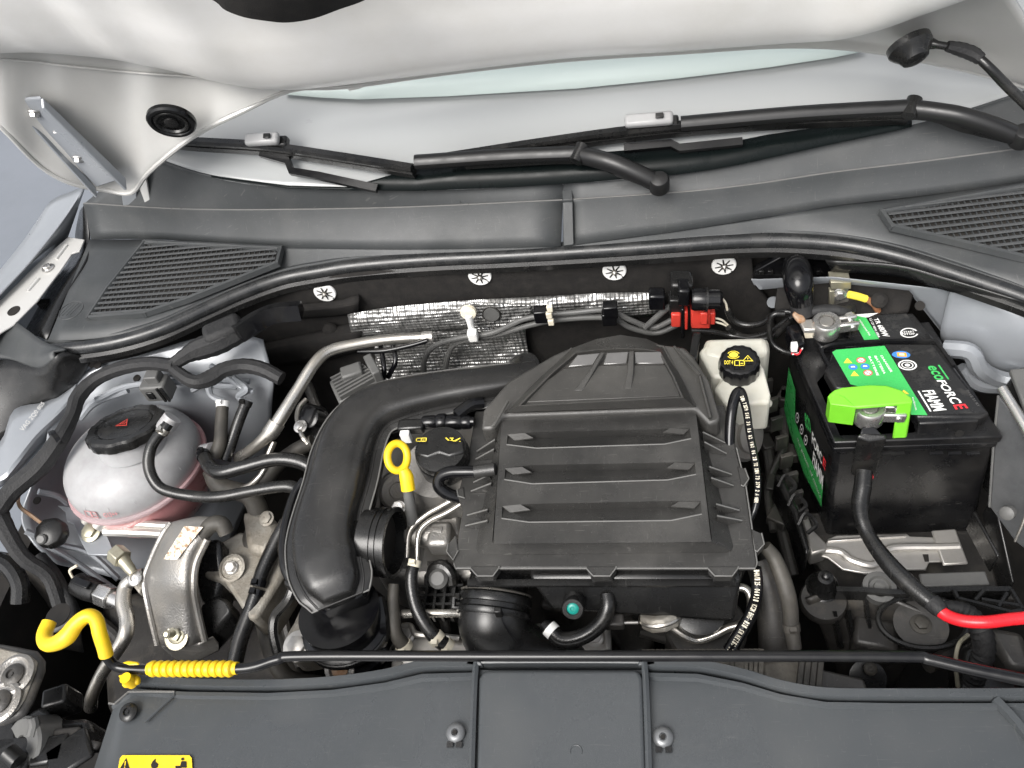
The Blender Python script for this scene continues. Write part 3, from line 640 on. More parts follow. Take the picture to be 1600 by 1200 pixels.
# rail running down the left side with moulded lettering
ob('rail', g_patch([P('O', (-40, 690, .85), (0, 690, .855), (22, 640, .865), (70, 628, .865), (104, 610, .865), (122, 590, .87)),
    P('O', (-40, 750, .845), (0, 745, .85), (20, 725, .855), (56, 680, .86), (88, 650, .86), (112, 625, .86)),
    P('O', (-40, 770, .82), (0, 762, .83), (24, 740, .835), (62, 700, .835), (95, 660, .84), (118, 640, .84))], 4, 4), 'paint', t, thick=.003, ang=25)
q = [U(38, 676, .866), U(72, 632, .867), U(66, 628, .867), U(31, 671, .866)]
ob('moulded_letters', g_text('VAG 2Q0 805', q, .0012), 'hoodpanel', t)

t = thing('right_inner_fender', 'silver painted bulkhead corner and strut tower behind the battery at right', 'inner fender', U(1500, 520, .8))
ob('tower', g_patch([P('O', (1486, 452, .90), (1530, 462, .895), (1600, 478, .89), (1700, 500, .88)),
    P('O', (1478, 480, .87), (1530, 480, .88), (1600, 500, .88), (1700, 520, .87)),
    P('O', (1470, 530, .82), (1530, 530, .84), (1600, 540, .85), (1700, 560, .85)),
    P('O', (1500, 560, .76), (1540, 575, .79), (1600, 580, .81), (1700, 600, .82)),
    P('O', (1545, 600, .70), (1570, 600, .74), (1610, 600, .76), (1700, 640, .78))], 5, 5), 'paint', t, thick=.003, ang=60)
ob('plate', g_slab(P('O', (1175, 436, .875), (1187, 450, .865), (1300, 440, .872), (1420, 452, .865), (1490, 540, .80), (1515, 560, .79), (1487, 452, .89), (1425, 446, .90), (1320, 434, .905), (1300, 432, .905)), .004), 'paint', t, bev=.001)
ob('raised_bead', g_tube(P('O', (1475, 545, .835), (1515, 550, .84), (1530, 575, .82), (1555, 590, .80), (1600, 600, .80)), r=.011, seg=8, n=5), 'paint', t)
ob('raised_bead', g_tube(P('O', (1500, 575, .81), (1525, 600, .79), (1560, 605, .785), (1600, 603, .79)), r=.009, seg=8, n=5), 'paint', t)
ob('hole', g_lathe([(.006, -.001), (.006, .0015)], U(1437, 478, .875), (0, -.6, 1), 14), 'dark', t)

fe = [Vector(v) for v in ((.60, 1.02, .97), (.625, .85, .965), (.635, .65, .955), (.635, .45, .93), (.62, .22, .89))]
ob('wing_panel', g_patch([[p+Vector((-.05, 0, -.10)) for p in fe], [p+Vector((-.045, 0, -.02)) for p in fe], fe, [p+Vector((.03, 0, .002)) for p in fe], [p+Vector((.13, 0, -.05)) for p in fe], [p+Vector((.17, 0, -.40)) for p in fe]], 4, 4), 'paint', t, thick=.002, ang=50)
# ================================================================== FIREWALL
FY = .868
def fw(*p, y=FY): return [UY(a, b, y) for a, b in p]
t = thing('firewall_insulation', 'black felt insulation mat along the back wall of the engine bay', 'insulation mat', fw((700, 600))[0])
ob('mat', g_slab(fw((455, 446), (500, 436), (560, 428), (700, 418), (900, 408), (1175, 396), (1178, 440), (1200, 470), (1215, 520), (1100, 560), (900, 640), (540, 690), (500, 640), (440, 600), (380, 570), (370, 480)), .012, (0, 1, 0)), 'felt', t, bev=.003)
ob('ledge', g_patch([fw((370, 545), (440, 530), (520, 512), (560, 500), y=.862), fw((372, 560), (440, 546), (520, 530), (565, 520), y=.845), fw((375, 580), (440, 572), (520, 560), (560, 550), y=.85)], 3, 4), 'felt', t, thick=.004)
ob('pleat', g_patch([fw((430, 478), (520, 470), (560, 460), y=.864), fw((438, 488), (520, 482), (560, 475), y=.852), fw((430, 500), (520, 495), (560, 490), y=.862)], 3, 4), 'felt', t, thick=.004)
c = fw((517, 516), y=.860)[0]; ob('button', g_lathe([(.013, 0), (.012, .004), (.007, .008), (.003, .009)], c, (0, -1, .3), 20), 'felt', t)
# right section of mat
ob('side_mat', g_slab(P('O', (1215, 444, .868), (1290, 440, .872), (1430, 450, .868), (1420, 486, .845), (1330, 500, .84), (1240, 500, .83), (1210, 480, .845)), .006), 'felt', t, bev=.002)
ob('plug', g_lathe([(.010, 0), (.010, .004), (.005, .008)], U(1373, 470, .868), (0, -.6, 1), 20), 'felt', t)
ob('hole', g_lathe([(.0085, 0), (.0085, .001)], fw((1208, 472), y=.853)[0], (0, -1, .5), 20), 'paint', t)
# foil heat shield
t = thing('heat_shield', 'embossed silver foil heat shield on the back wall behind the intake duct', 'heat shield', fw((700, 640), y=.85)[0])
ob('upper_foil', g_patch([fw((543, 491), (610, 480), (720, 470), (830, 464), (940, 458), (1040, 456), y=.855),
    fw((546, 508), (615, 500), (720, 487), (830, 478), (940, 474), (1035, 470), y=.845),
    fw((552, 530), (620, 522), (720, 516), (830, 502), (940, 500), (1030, 492), y=.850)], 4, 4), 'foil', t, thick=.002, ang=60)
ob('lower_foil', g_patch([fw((585, 540), (660, 520), (740, 512), (820, 512), y=.850), fw((588, 570), (660, 560), (740, 555), (824, 545), y=.852),
    fw((600, 610), (670, 610), (740, 600), (830, 580), y=.84), fw((610, 680), (670, 680), (740, 660), (830, 640), y=.83)], 6, 6), 'foil', t, thick=.002, ang=60)
ob('stamped_pad', g_slab(fw((720, 480), (740, 474), (828, 478), (832, 488), (800, 510), (745, 512), (718, 500), y=.842), .004, (0, 1, 0)), 'foil', t, bev=.001)
ob('hole', g_lathe([(.0115, 0), (.0115, .002)], fw((768, 491), y=.840)[0], (0, -1, .1), 24), 'grey', t)
ob('hole_rim', g_lathe([(.0135, -.002), (.0135, .001), (.0118, .0015)], fw((768, 491), y=.841)[0], (0, -1, .1), 24), 'dark', t)
# push-on retaining washers
def retainer(p, label):
    r = thing('retaining_washer', label, 'washer', p, 'push-on retaining washers along the insulation mat')
    q = [p+Vector((-.018, -.0042, -.0176)), p+Vector((.018, -.0042, -.0176)), p+Vector((.018, -.0036, .0176)), p+Vector((-.018, -.0036, .0176))]
    ob('disc', g_lathe([(.0165, 0), (.0165, .002), (.0155, .0034), (.004, .0034)], p, (0, -1, .03), 28), 'white', r)
    arms = []
    for i in range(8):
        a = math.radians(45*i+8); ca, sa = math.cos(a), math.sin(a); l, w = .34, .038
        arms.append([(.5+.08*ca-w*sa, .5+.08*sa+w*ca), (.5+.08*ca+w*sa, .5+.08*sa-w*ca), (.5+l*ca+w*.6*sa, .5+l*sa-w*.6*ca), (.5+l*ca-w*.6*sa, .5+l*sa+w*.6*ca)])
    arms.append(circ(.5, .5, .11, 12)); arms.append(circ(.78, .22, .035, 8))
    ob('slits', g_mark(q, arms, .0002), 'dark', r); ob('stud', g_lathe([(.0035, 0), (.0035, .007), (.001, .009)], p, (0, -1, 0), 10), 'steel', r)
    return r
wl = ['pale retaining washer farthest left, above the left end of the foil', 'pale retaining washer half hidden under the seal above the foil',
      'pale retaining washer above the domed air filter cover', 'pale retaining washer farthest right, left of the black elbow']
w0 = retainer(fw((508, 456))[0], wl[0])
for q, l in zip(((750, 430), (960, 422), (1131, 413)), wl[1:]): dup(w0, fw(q)[0], l)

# ================================================================== COOLANT TANK
rc = U(210, 722, .80)
t = thing('coolant_tank', 'round translucent coolant tank with black cap and pink coolant at the bottom', 'coolant tank', rc-Vector((0, 0, .06)))
R = 108*mpp(rc)
axc = Vector((-.02, .10, 1)).normalized(); level('tank', rc.z+.001, (.50, .27, .28), .007)
R *= .98; HT = .055
prof = [(R*max(math.cos(math.radians(a)), 0)**.72, HT*math.sin(math.radians(a))) for a in range(-10, 80, 5)]
ob('upper_shell', g_lathe(prof+[(R*.22, HT)], rc, axc, 64), 'tank', t)
ob('lower_shell', g_lathe([(R*.5, -.098), (R*.72, -.088), (R*.86, -.066), (R*.94, -.038), (R*.98, -.012)], rc, axc, 64), 'coolant', t)
ob('seam_flange', g_lathe([(R*.94, -.013), (R*1.045, -.013), (R*1.05, -.010), (R*1.04, -.0075), (R*.94, -.0075)], rc, axc, 64), 'tank', t)
# faint shoulder ribs
for i in range(16):
    a = math.radians(-150+i*22); x, y, z = frame(axc)
    pts = [rc+(x*math.cos(a)+y*math.sin(a))*R*math.cos(math.radians(e))*1.002+z*HT*math.sin(math.radians(e))*1.002 for e in (12, 24, 36, 48)]
    ob('shell_rib', g_tube(pts, r=.0013, seg=5, n=3), 'tank', t)
cc = U(197, 667, .872); axk = Vector((-.02, .36, 1)).normalized()
ob('neck', g_lathe([(.046, -.035), (.046, -.006)], cc, axk, 36), 'tank', t)
cap = ob('cap', [g_lathe([(.052, -.010), (.053, -.008), (.053, .002), (.050, .005), (.040, .006), (.038, .004), (.034, .003)], cc, axk, 96, flute=24, fa=-.03)], 'black', t)
ob('cap_plate', g_lathe([(.036, .002), (.036, .0045), (.034, .005)], cc, axk, 36), 'rubber', cap)
qq = [cc+Vector((-.011, -.008, .0095)), cc+Vector((.011, -.008, .0095)), cc+Vector((.011, .011, .0025)), cc+Vector((-.011, .011, .0025))]
tri = [[(.1, .1), (.9, .1), (.84, .2), (.2, .2)], [(.1, .1), (.2, .2), (.5, .85), (.5, 1)], [(.9, .1), (.5, 1), (.5, .85), (.8, .2)]]
waves = [[(.3+.13*i+a*.04, .3), (.35+.13*i+a*.04, .3), (.40+.13*i-a*.04, .62), (.35+.13*i-a*.04, .62)] for i in range(3) for a in (0, 1)]
ob('warning_symbol', g_mark(qq, tri+waves, .0012), 'red', cap)
# small print on the shell
def on_tank(a, e, k=1.004):
    x, y, z = frame(axc); a, e = math.radians(a), math.radians(e)
    return rc+(x*math.cos(a)+y*math.sin(a))*R*math.cos(e)*k+z*HT*math.sin(e)*k
bx = [on_tank(-108, 0), on_tank(-95, 0), on_tank(-95, 12), on_tank(-108, 12)]
ob('book_symbol', g_mark(bx, [[(0, 0), (1, 0), (1, .12), (0, .12)], [(0, .88), (1, .88), (1, 1), (0, 1)], [(0, 0), (.1, 0), (.1, 1), (0, 1)], [(.9, 0), (1, 0), (1, 1), (.9, 1)], [(.45, 0), (.55, 0), (.55, 1), (.45, 1)], [(.6, .4), (.85, .4), (.85, .5), (.6, .5)]], .002), 'coolant', t)
ob('moulded_letters', g_text('G13++', [on_tank(-90, 2), on_tank(-78, 2), on_tank(-78, 10), on_tank(-90, 10)], .0022), 'coolant', t)
ob('outlet', g_tube(P('O', (258, 668, .875), (264, 660, .884), (270, 652, .888)), r=.012, seg=14), 'tank', t)
ob('outlet', g_tube(P('O', (318, 705, .81), (332, 702, .82)), r=.010, seg=14), 'tank', t)
for i, q in enumerate(((255, 795, .725), (165, 800, .728))):
    c = U(*q); ob('foot', g_box(c, (.02, .02, .03)), 'coolant', t, bev=.003)
t = thing('level_sensor_plug', 'small dark grey connector plug standing behind the tank cap', 'connector', U(248, 618, .85))
c = U(247, 606, .87)
ob('plug_body', g_box(c, (.038, .026, .030)), 'grey', t, bev=.003); ob('plug_top', g_box(c+Vector((.002, .004, .020)), (.020, .018, .014)), 'grey', t, bev=.002)
ob('latch', g_box(c+Vector((-.006, -.014, .0)), (.010, .003, .014)), 'black', t, bev=.001); ob('latch_rib', g_box(c+Vector((.010, -.014, .0)), (.003, .003, .028)), 'black', t)
ob('latch_rib', g_box(c+Vector((.016, -.014, .0)), (.003, .003, .028)), 'black', t)

# hoses around the tank
hose('coolant_hose', P('O', (263, 662, .905), (256, 672, .902), (246, 683, .895), (236, 700, .885), (232, 725, .872), (240, 750, .86), (258, 766, .85), (300, 775, .84), (345, 776, .84), (400, 766, .84), (450, 760, .84), (475, 770, .83)), [8.5, 9, 9, 9, 9, 9, 9, 9, 9, 9, 10, 10], 'rubber', 'bent black hose curling from the top of the coolant tank to the duct', clamps=(1,))
hose('coolant_hose', P('O', (348, 632, .85), (346, 660, .84), (344, 690, .83), (335, 715, .82)), [9, 10, 10, 11], 'dusty', 'upright dusty hose with a white clip right behind the coolant tank', clamps=(0,), cm='white')
hose('coolant_hose', P('O', (384, 630, .845), (374, 655, .835), (362, 690, .82), (352, 720, .81)), 9, 'rubber', 'leaning black hose second behind the coolant tank', clamps=(0,), cm='black')
hose('coolant_hose', P('O', (318, 712, .835), (328, 730, .84), (345, 738, .842), (380, 730, .845), (430, 718, .845), (470, 722, .84), (500, 740, .83)), [10, 11, 11.5, 11, 11, 12, 12], 'rubber', 'black hose looping right from the side of the coolant tank', clamps=(0,), cm='gloss')
hose('coolant_hose', P('O', (330, 735, .80), (345, 760, .79), (390, 775, .78), (405, 810, .77), (395, 850, .76), (400, 900, .74), (412, 960, .72), (425, 1020, .70), (450, 1060, .68), (500, 1070, .66)), [14, 15, 15, 17, 17, 16, 15, 14, 14, 14], 'dusty', 'long dusty thick hose snaking down left of the intake duct')
hose('coolant_hose', P('O', (448, 815, .80), (430, 850, .79), (412, 890, .78), (405, 912, .775)), [11, 12, 12, 12], 'rubber', 'short black sleeved hose leaning left of the duct, above the spring clip', clamps=(3,), cm='gloss')
hose('coolant_hose', P('O', (402, 925, .77), (390, 960, .76), (375, 1000, .75), (366, 1040, .74)), [12, 13, 13, 13], 'rubber', 'short black hose running down towards the yellow spiral grip', clamps=(0,), cm='gloss')
hose('coolant_hose', P('O', (490, 690, .80), (460, 705, .79), (430, 730, .77), (405, 770, .75)), 12, 'dusty', 'dusty grey hose half hidden between the duct and the metal pipe')
# big metal ac pipe
t = thing('air_conditioning_pipe', 'long aluminium pipe bending down from the foil shield to the tank hoses', 'pipe', U(370, 715, .78))
pp_ = P('O', (672, 526, .865), (610, 530, .87), (560, 537, .875), (515, 548, .88), (490, 570, .88), (465, 610, .87), (440, 650, .86), (425, 672, .85), (400, 697, .83), (372, 716, .80))
ob('pipe', g_tube(pp_, rp=[7.5, 8, 8.5, 9, 9.5, 10, 10.5, 11, 9, 9], seg=16), 'steel', t)
ob('collar', g_tube(P('O', (433, 660, .857), (427, 670, .852), (421, 678, .846)), rp=13, seg=16, n=2), 'steel', t)
ob('end_cap', g_tube(P('O', (660, 527, .866), (676, 526, .865)), rp=9, seg=16, n=1), 'stamp', t)
hose('thin_pipe', P('O', (428, 690, .83), (420, 710, .82), (412, 735, .81), (395, 755, .80), (375, 765, .79)), 5, 'steel', 'thin bright pipe branching off below the collar of the aluminium pipe', 'pipe')
hose('thin_pipe', P('O', (595, 540, .86), (600, 575, .85), (598, 600, .83)), 4, 'gloss', 'left of the two thin black pipes in front of the foil', 'pipe')
hose('thin_pipe', P('O', (614, 540, .86), (618, 565, .85), (606, 590, .83)), 4, 'gloss', 'right of the two thin black pipes in front of the foil', 'pipe')
hose('thin_pipe', P('O', (560, 549, .86), (600, 548, .862), (640, 540, .865), (668, 532, .87)), 4, 'gloss', 'thin black pipe lying under the long aluminium pipe', 'pipe')

# wiring loom across the left inner fender
t = thing('wiring_loom', 'black cloth-taped wiring loom crossing the left inner fender to the seal', 'wiring loom', U(100, 700, .85))
ob('branch', g_tube(P('O', (-5, 790, .83), (5, 820, .83), (35, 870, .80), (75, 900, .77), (95, 950, .74)), rp=[14, 14, 12, 11, 11], seg=9, n=5, rings=1, ringa=.04), 'tape', t)
ob('trunk', g_tube(P('O', (275, 572, .905), (235, 568, .90), (190, 575, .895), (150, 592, .89), (122, 620, .885), (112, 650, .88), (90, 690, .875), (60, 730, .86), (20, 765, .85), (-5, 800, .84)), rp=[11, 11, 11, 11, 12, 11, 14, 16, 15, 14], seg=9, n=5, rings=1, ringa=.04), 'tape', t)
ob('branch', g_tube(P('O', (262, 566, .905), (282, 585, .90), (305, 597, .895), (330, 590, .89), (350, 578, .89), (380, 572, .885), (410, 577, .88), (440, 592, .87)), rp=[9, 10, 11, 13, 12, 12, 12, 11], seg=9, n=5, rings=1, ringa=.05), 'tape', t)
ob('branch', g_tube(P('O', (270, 570, .905), (290, 556, .91), (310, 546, .91), (340, 535, .912), (370, 520, .912), (400, 506, .912), (430, 492, .912)), rp=[10, 12, 17, 19, 18, 15, 10], seg=8, n=4, rings=1, ringa=.05), 'tape', t)
ob('sleeve', g_box(U(352, 521, .915), (.055, .035, .035), math.radians(28)), 'tape', t, bev=.008)
ob('loom_channel', g_sweep(P('O', (370, 520, .925), (400, 500, .922), (430, 488, .92), (470, 484, .918)), [(-.012, -.01), (-.012, .006), (.004, .012), (.012, -.01)], 4), 'gloss', t)
ob('wire_tie', g_lathe([(.0155, -.003), (.0155, .003)], U(88, 688, .875), (.5, .6, -.2), 12), 'gloss', t)

# ================================================================== LOWER LEFT: sensor, bracket, engine mount
t = thing('tank_bracket', 'silver painted bracket plate and twin steel bars under the coolant tank', 'bracket', U(150, 830, .74))
ob('plate', g_slab(P('H', (215, 215), (270, 222), (300, 208), (350, 262), (390, 300), (425, 385), (420, 402), (330, 400), (300, 345), (275, 285), (250, 275), (245, 240), z=.765), .004), 'paint', t, bev=.001)
ob('bar', g_tube(P('H', (395, 282, .775), (520, 284, .775), (640, 292, .775)), r=.006, seg=10, n=3), 'stamp', t); ob('bar', g_tube(P('H', (395, 312, .77), (520, 316, .77), (640, 322, .77)), r=.007, seg=10, n=3), 'stamp', t)
ob('strut', g_tube(P('H', (325, 275, .775), (375, 225, .79)), r=.009, seg=12, n=2), 'stamp', t); ob('strut', g_tube(P('H', (370, 290, .775), (420, 235, .79)), r=.011, seg=12, n=2), 'stamp', t)
ob('bolt', g_bolt(U(*px('H', 343, 315), .770), (0, -.3, 1), .010, .009, 1.45), 'zinc', t)
t = thing('horn_sensor', 'small black sensor with a rusty wire on the silver fender panel', 'sensor', U(*px('H', 195, 325), .79))
c = U(*px('H', 195, 320), .79)
ob('body', g_lathe([(.020, -.01), (.022, 0), (.020, .010), (.012, .014)], c, (.2, -.4, 1), 9), 'black', t, bev=.002); ob('nose', g_lathe([(.007, .010), (.007, .018), (.005, .020)], c+Vector((-.004, -.006, -.002)), (.2, -.7, 1), 14), 'grey', t)
ob('wire', g_tube(P('H', (160, 285, .80), (120, 255, .81), (75, 220, .82), (70, 180, .82), (95, 135, .825), (125, 125, .82)), r=.0026, seg=6), 'rust', t)
t = thing('pressure_sensor', 'black pressure sensor with a silver hexagon nut above the yellow hook', 'sensor', U(*px('H', 340, 530), .74))
a, b = P('H', (290, 510, .745), (375, 545, .745)); d = (b-a).normalized()
ob('body', g_tube([a, a.lerp(b, .5), b], r=[.016, .017, .015], seg=12, n=1), 'black', t, bev=.002); ob('lock_tab', g_box(a.lerp(b, .5)+Vector((0, 0, .018)), (.03, .010, .005), xdir=d), 'gloss', t, bev=.001)
ob('nut', g_lathe([(.015, 0), (.016, .003), (.016, .022), (.014, .024)], b, d, 6), 'bright', t, bev=.001); ob('collar', g_lathe([(.011, .02), (.011, .04)], b, d, 16), 'bright', t)
ob('wire', g_tube(P('H', (275, 490, .75), (262, 460, .76), (290, 440, .765)), r=.002, seg=6), 'clip', t)
hose('wire_loom', P('H', (150, 410, .76), (200, 470, .755), (240, 540, .745), (270, 600, .73), (290, 650, .70)), 10, 'tape', 'taped loom running down beside the pressure sensor', 'wiring loom')
# aluminium ac line going down
t = thing('refrigerant_line', 'polished refrigerant line with a threaded valve left of the engine mount', 'pipe', U(*px('H', 345, 960), .70))
ob('pipe', g_tube(P('H', (540, 470, .775), (500, 490, .775), (470, 520, .77), (462, 580, .765), (475, 640, .76), (470, 700, .755), (430, 770, .74), (380, 850, .72), (345, 930, .70), (340, 975, .68)), rp=[9, 11, 11, 12, 12, 12, 11, 10, 10, 10], seg=16), 'steel', t)
ob('valve', g_tube(P('H', (500, 470, .79), (450, 405, .80)), rp=[7, 11], seg=16, n=4, rings=1, ringa=.1), 'zinc', t); a, b = P('H', (448, 405, .80), (425, 385, .80))
ob('valve_nut', g_lathe([(.013, 0), (.013, .018)], U(*px('H', 462, 418), .80), (U(*px('H', 425, 385), .803)-U(*px('H', 462, 418), .80)), 6), 'zinc', t, bev=.001)
ob('screw', g_torx(U(*px('H', 505, 490), .785), (0, -.3, 1), .010), 'bright', t)
ob('flange', g_slab(P('H', (490, 480), (545, 445), (560, 470), (520, 545), (500, 520), z=.772), .02), 'aludirt', t, bev=.003)
# engine mount
t = thing('engine_mount', 'cast aluminium engine mount arching over a black rubber buffer', 'engine mount', U(*px('H', 660, 700), .70))
out = [(600, 320, .80), (640, 285, .825), (700, 268, .835), (770, 275, .832), (805, 258, .835), (850, 280, .82)]
ob('arch', g_patch([P('H', (645, 285, .80), (700, 275, .81), (770, 268, .815), (840, 290, .80)), P('H', (640, 280, .82), (700, 266, .832), (770, 260, .838), (845, 282, .826)),
    P('H', (606, 330, .815), (660, 338, .832), (725, 345, .838), (778, 340, .83)),
    P('H', (563, 430, .79), (620, 430, .812), (692, 430, .820), (735, 430, .81)),
    P('H', (543, 500, .775), (610, 512, .796), (688, 518, .803), (727, 518, .793)),
    P('H', (558, 600, .753), (620, 602, .766), (692, 604, .771), (738, 600, .760)),
    P('H', (590, 738, .720), (650, 748, .728), (712, 742, .729), (768, 722, .718))], 4, 4), 'alu', t, thick=.012, ang=50)
ob('arch_edge', g_tube(P('H', (778, 340, .832), (737, 430, .812), (728, 518, .795), (740, 600, .762), (768, 722, .72)), r=.0045, seg=8, n=4), 'alu', t)
ob('arch_edge', g_tube(P('H', (640, 282, .822), (606, 332, .817), (562, 430, .792), (542, 502, .776), (558, 602, .755), (590, 738, .722)), r=.004, seg=8, n=4), 'alu', t)
ob('foot', g_slab(P('H', (590, 735, .722), (655, 745, .722), (740, 740, .722), (800, 700, .72), (800, 740, .70), (720, 780, .70), (640, 778, .70)), .02), 'alu', t, bev=.004)
ob('arm', g_tube(P('H', (760, 330, .83), (790, 290, .84), (830, 285, .84), (850, 320, .83)), rp=[11, 13, 13, 12], seg=12), 'dusty', t)
ob('side_web', g_slab(P('H', (500, 520, .76), (560, 455, .78), (590, 470, .78), (590, 560, .75), (560, 560, .74)), .03), 'alu', t, bev=.004)
ob('rubber_buffer', g_slab(P('H', (725, 480, .77), (760, 340, .80), (830, 330, .80), (830, 480, .77), (810, 590, .74), (750, 580, .74)), .05), 'rubber', t, bev=.008)
ob('buffer_foot', g_slab(P('H', (745, 590, .745), (815, 545, .75), (860, 570, .745), (865, 620, .74), (760, 740, .70), (745, 700, .71)), .04), 'black', t, bev=.006)
ob('stud', [g_lathe([(.016, 0), (.016, .003)], U(*px('H', 665, 710), .738), (0, -.5, 1), 24)]+g_bolt(U(*px('H', 662, 700), .742), (0, -.5, 1), .009, .008, 1.3)+[g_lathe([(.005, 0), (.005, .022), (.003, .024)], U(*px('H', 661, 695), .742), (0, -.5, 1), 12)], 'zinc', t)
lq = P('H', (622, 415, .822), (672, 418, .822), (770, 295, .846), (700, 292, .846))
ob('type_label', g_mark(lq, [[(0, 0), (1, 0), (1, 1), (0, 1)]], .005), 'oldlabel', t)
# cast bracket right of the mount
t = thing('engine_bracket', 'rough cast engine bracket with a deep bolt pocket right of the mount', 'bracket', U(*px('H', 880, 440), .72))
ob('casting', g_slab(P('H', (790, 370), (900, 310), (1000, 330), (1060, 360), (1060, 480), (960, 640), (930, 640), (880, 560), (840, 500), (760, 480), z=.77), .07), 'aludirt', t, bev=.012)
ob('casting_rib', g_slab(P('H', (900, 230), (1010, 240), (1050, 300), (1000, 400), (920, 380), z=.785), .05), 'aludirt', t, bev=.010)
c = U(*px('H', 870, 450), .776); ob('bolt_pocket', g_lathe([(.017, 0), (.018, .001), (.015, .002), (.013, -.002)], c, (0, -.3, 1), 28), 'aludirt', t); ob('bolt', g_bolt(c+Vector((0, 0, .000)), (0, -.3, 1), .0075, .008, 1.25), 'stamp', t)
c = U(*px('H', 1000, 265), .788); ob('bolt', g_bolt(c, (0, -.3, 1), .008, .006, 1.3), 'aludirt', t)
ob('side_lug', g_slab(P('I', (240, 950), (330, 760), (360, 870), (370, 985), (240, 985), z=.735), .06), 'aludirt', t, bev=.008)
# ================================================================== INTAKE DUCT
t = thing('intake_duct', 'large black L-shaped plastic intake duct crossing left of the filter box', 'air duct', U(530, 960, .80))
dp = P('O', (842, 588, .862), (800, 596, .868), (745, 603, .872), (690, 611, .874), (635, 622, .876), (590, 637, .876), (560, 662, .876), (542, 700, .874), (530, 750, .872), (515, 800, .868), (508, 840, .864), (512, 880, .86), (524, 915, .855), (531, 938, .85))
rw = [.019, .021, .022, .024, .027, .031, .034, .035, .035, .035, .036, .035, .030, .018]
rh = [.018, .019, .019, .019, .020, .022, .024, .025, .026, .026, .026, .025, .021, .012]
ob('duct_body', g_ell(dp, rw, rh, 28, 6), 'duct', t, ang=60)
ob('joint_flange', g_ell(dp[1:], [w+.013 for w in rw[1:-1]]+[.033], [.0030]*12+[.003], 12, 6, off=-.004), 'duct', t, ang=50)
ob('lower_half', g_ell(dp[1:], [w+.005 for w in rw[1:-1]]+[.024], [.014]*5+[.018]*8, 16, 6, off=-.028), 'gloss', t, ang=60)
def ell_side(pts, rw, sgn, off):
    c = smooth([Vector(p) for p in pts], 6); w = lin(rw, 6); out = []
    for i, p in enumerate(c):
        tt = (c[min(i+1, len(c)-1)]-c[max(i-1, 0)]); tt.z *= .3; tt.normalize(); s = tt.cross(Vector((0, 0, 1))).normalized(); out.append(p+s*sgn*w[i]+s.cross(tt)*off)
    return out
fw_ = [w+.0135 for w in rw[1:-1]]+[.034]
eL, eR = ell_side(dp[1:], fw_, 1, -.003), ell_side(dp[1:], fw_, -1, -.003)
ob('flange_edge', g_tube(eL+eR[::-1], r=.0011, seg=6, n=1), 'edge', t)
fi_ = [w+.0035 for w in rw[1:-1]]+[.026]
ob('flange_step', g_tube(ell_side(dp[1:], fi_, 1, -.002)+ell_side(dp[1:], fi_, -1, -.002)[::-1], r=.0016, seg=6, n=1), 'duct', t)
c = U(812, 592, .855); ob('end_collar', g_lathe([(.026, -.012), (.036, -.010), (.037, .004), (.030, .008)], c, (-.55, -.1, .9), 36), 'black', t)
# outlet stub on the right side (open collar)
a = U(573, 845, .835); b = U(618, 848, .835)
t2 = thing('duct_outlet', 'short ribbed black pipe stub sticking out right of the intake duct', 'pipe stub', a)
d = (b-a).normalized(); L = (b-a).length
k = .040
ob('stub', g_lathe([(k*.8, -.02), (k*.8, 0), (k, .001), (k, L*.9), (k*1.06, L*.92), (k*1.06, L), (k*.92, L), (k*.9, L*.5)], a, d, 40), 'black', t2)
ob('stub_rib', g_lathe([(k*.99, L*.45), (k*1.04, L*.46), (k*1.04, L*.50), (k*.99, L*.51)], a, d, 40, ring=True), 'black', t2)
ob('stub_rib', g_lathe([(k*.99, L*.65), (k*1.04, L*.66), (k*1.04, L*.70), (k*.99, L*.71)], a, d, 40, ring=True), 'black', t2)
ob('bore', g_lathe([(k*.9, L*.6), (k*.9, L*.62)], a, d, 30), 'dark', t2)
# bellows clamp ring at the bottom of the duct
t2 = thing('duct_coupling', 'black ribbed coupling with screw clamp below the lower end of the duct', 'coupling', U(540, 1000, .74))
cb = U(541, 975, .785); ax_ = Vector((.0, .1, 1))
ob('coupling', g_lathe([(.042, -.06), (.044, -.045), (.049, -.042), (.049, -.034), (.044, -.03), (.046, -.012), (.052, -.010), (.052, .0), (.046, .004), (.048, .03)], cb, ax_, 40), 'gloss', t2)
ob('clamp_band', g_lathe([(.0525, -.010), (.0540, -.009), (.0540, -.002), (.0525, -.001)], cb, ax_, 40, ring=True), 'black', t2)
ob('clamp_screw', g_tube(P('I', (420, 975, .775), (445, 965, .775), (480, 950, .775)), r=.006, seg=10, n=3), 'gloss', t2)
ob('side_arm', g_tube(P('I', (640, 760, .80), (655, 850, .79), (650, 940, .775), (560, 965, .77)), r=.009, seg=8, n=4), 'gloss', t2)
ob('clamp_clip', g_box(U(*px('I', 467, 930), .80), (.014, .012, .018)), 'black', t2, bev=.002)
# side hose with print, left edge of duct
hose('breather_pipe', P('I', (335, 265, .85), (295, 330, .845), (265, 430, .84), (250, 530, .835), (255, 620, .83), (275, 680, .825)), [7, 8, 9, 9, 9, 8], 'gloss', 'glossy black breather pipe hugging the left flank of the duct', 'pipe')
t = thing('side_bracket', 'black clip bracket holding the breather pipe beside the duct', 'bracket', U(*px('I', 285, 700), .82))
ob('clip_plate', g_slab(P('I', (245, 680), (310, 672), (325, 700), (270, 715), (250, 700), z=.838), .02), 'black', t, bev=.003)
ob('strap', g_tube(P('I', (290, 710, .82), (265, 770, .81), (215, 830, .795), (205, 900, .785), (225, 990, .77)), r=.006, seg=8), 'rubber', t)

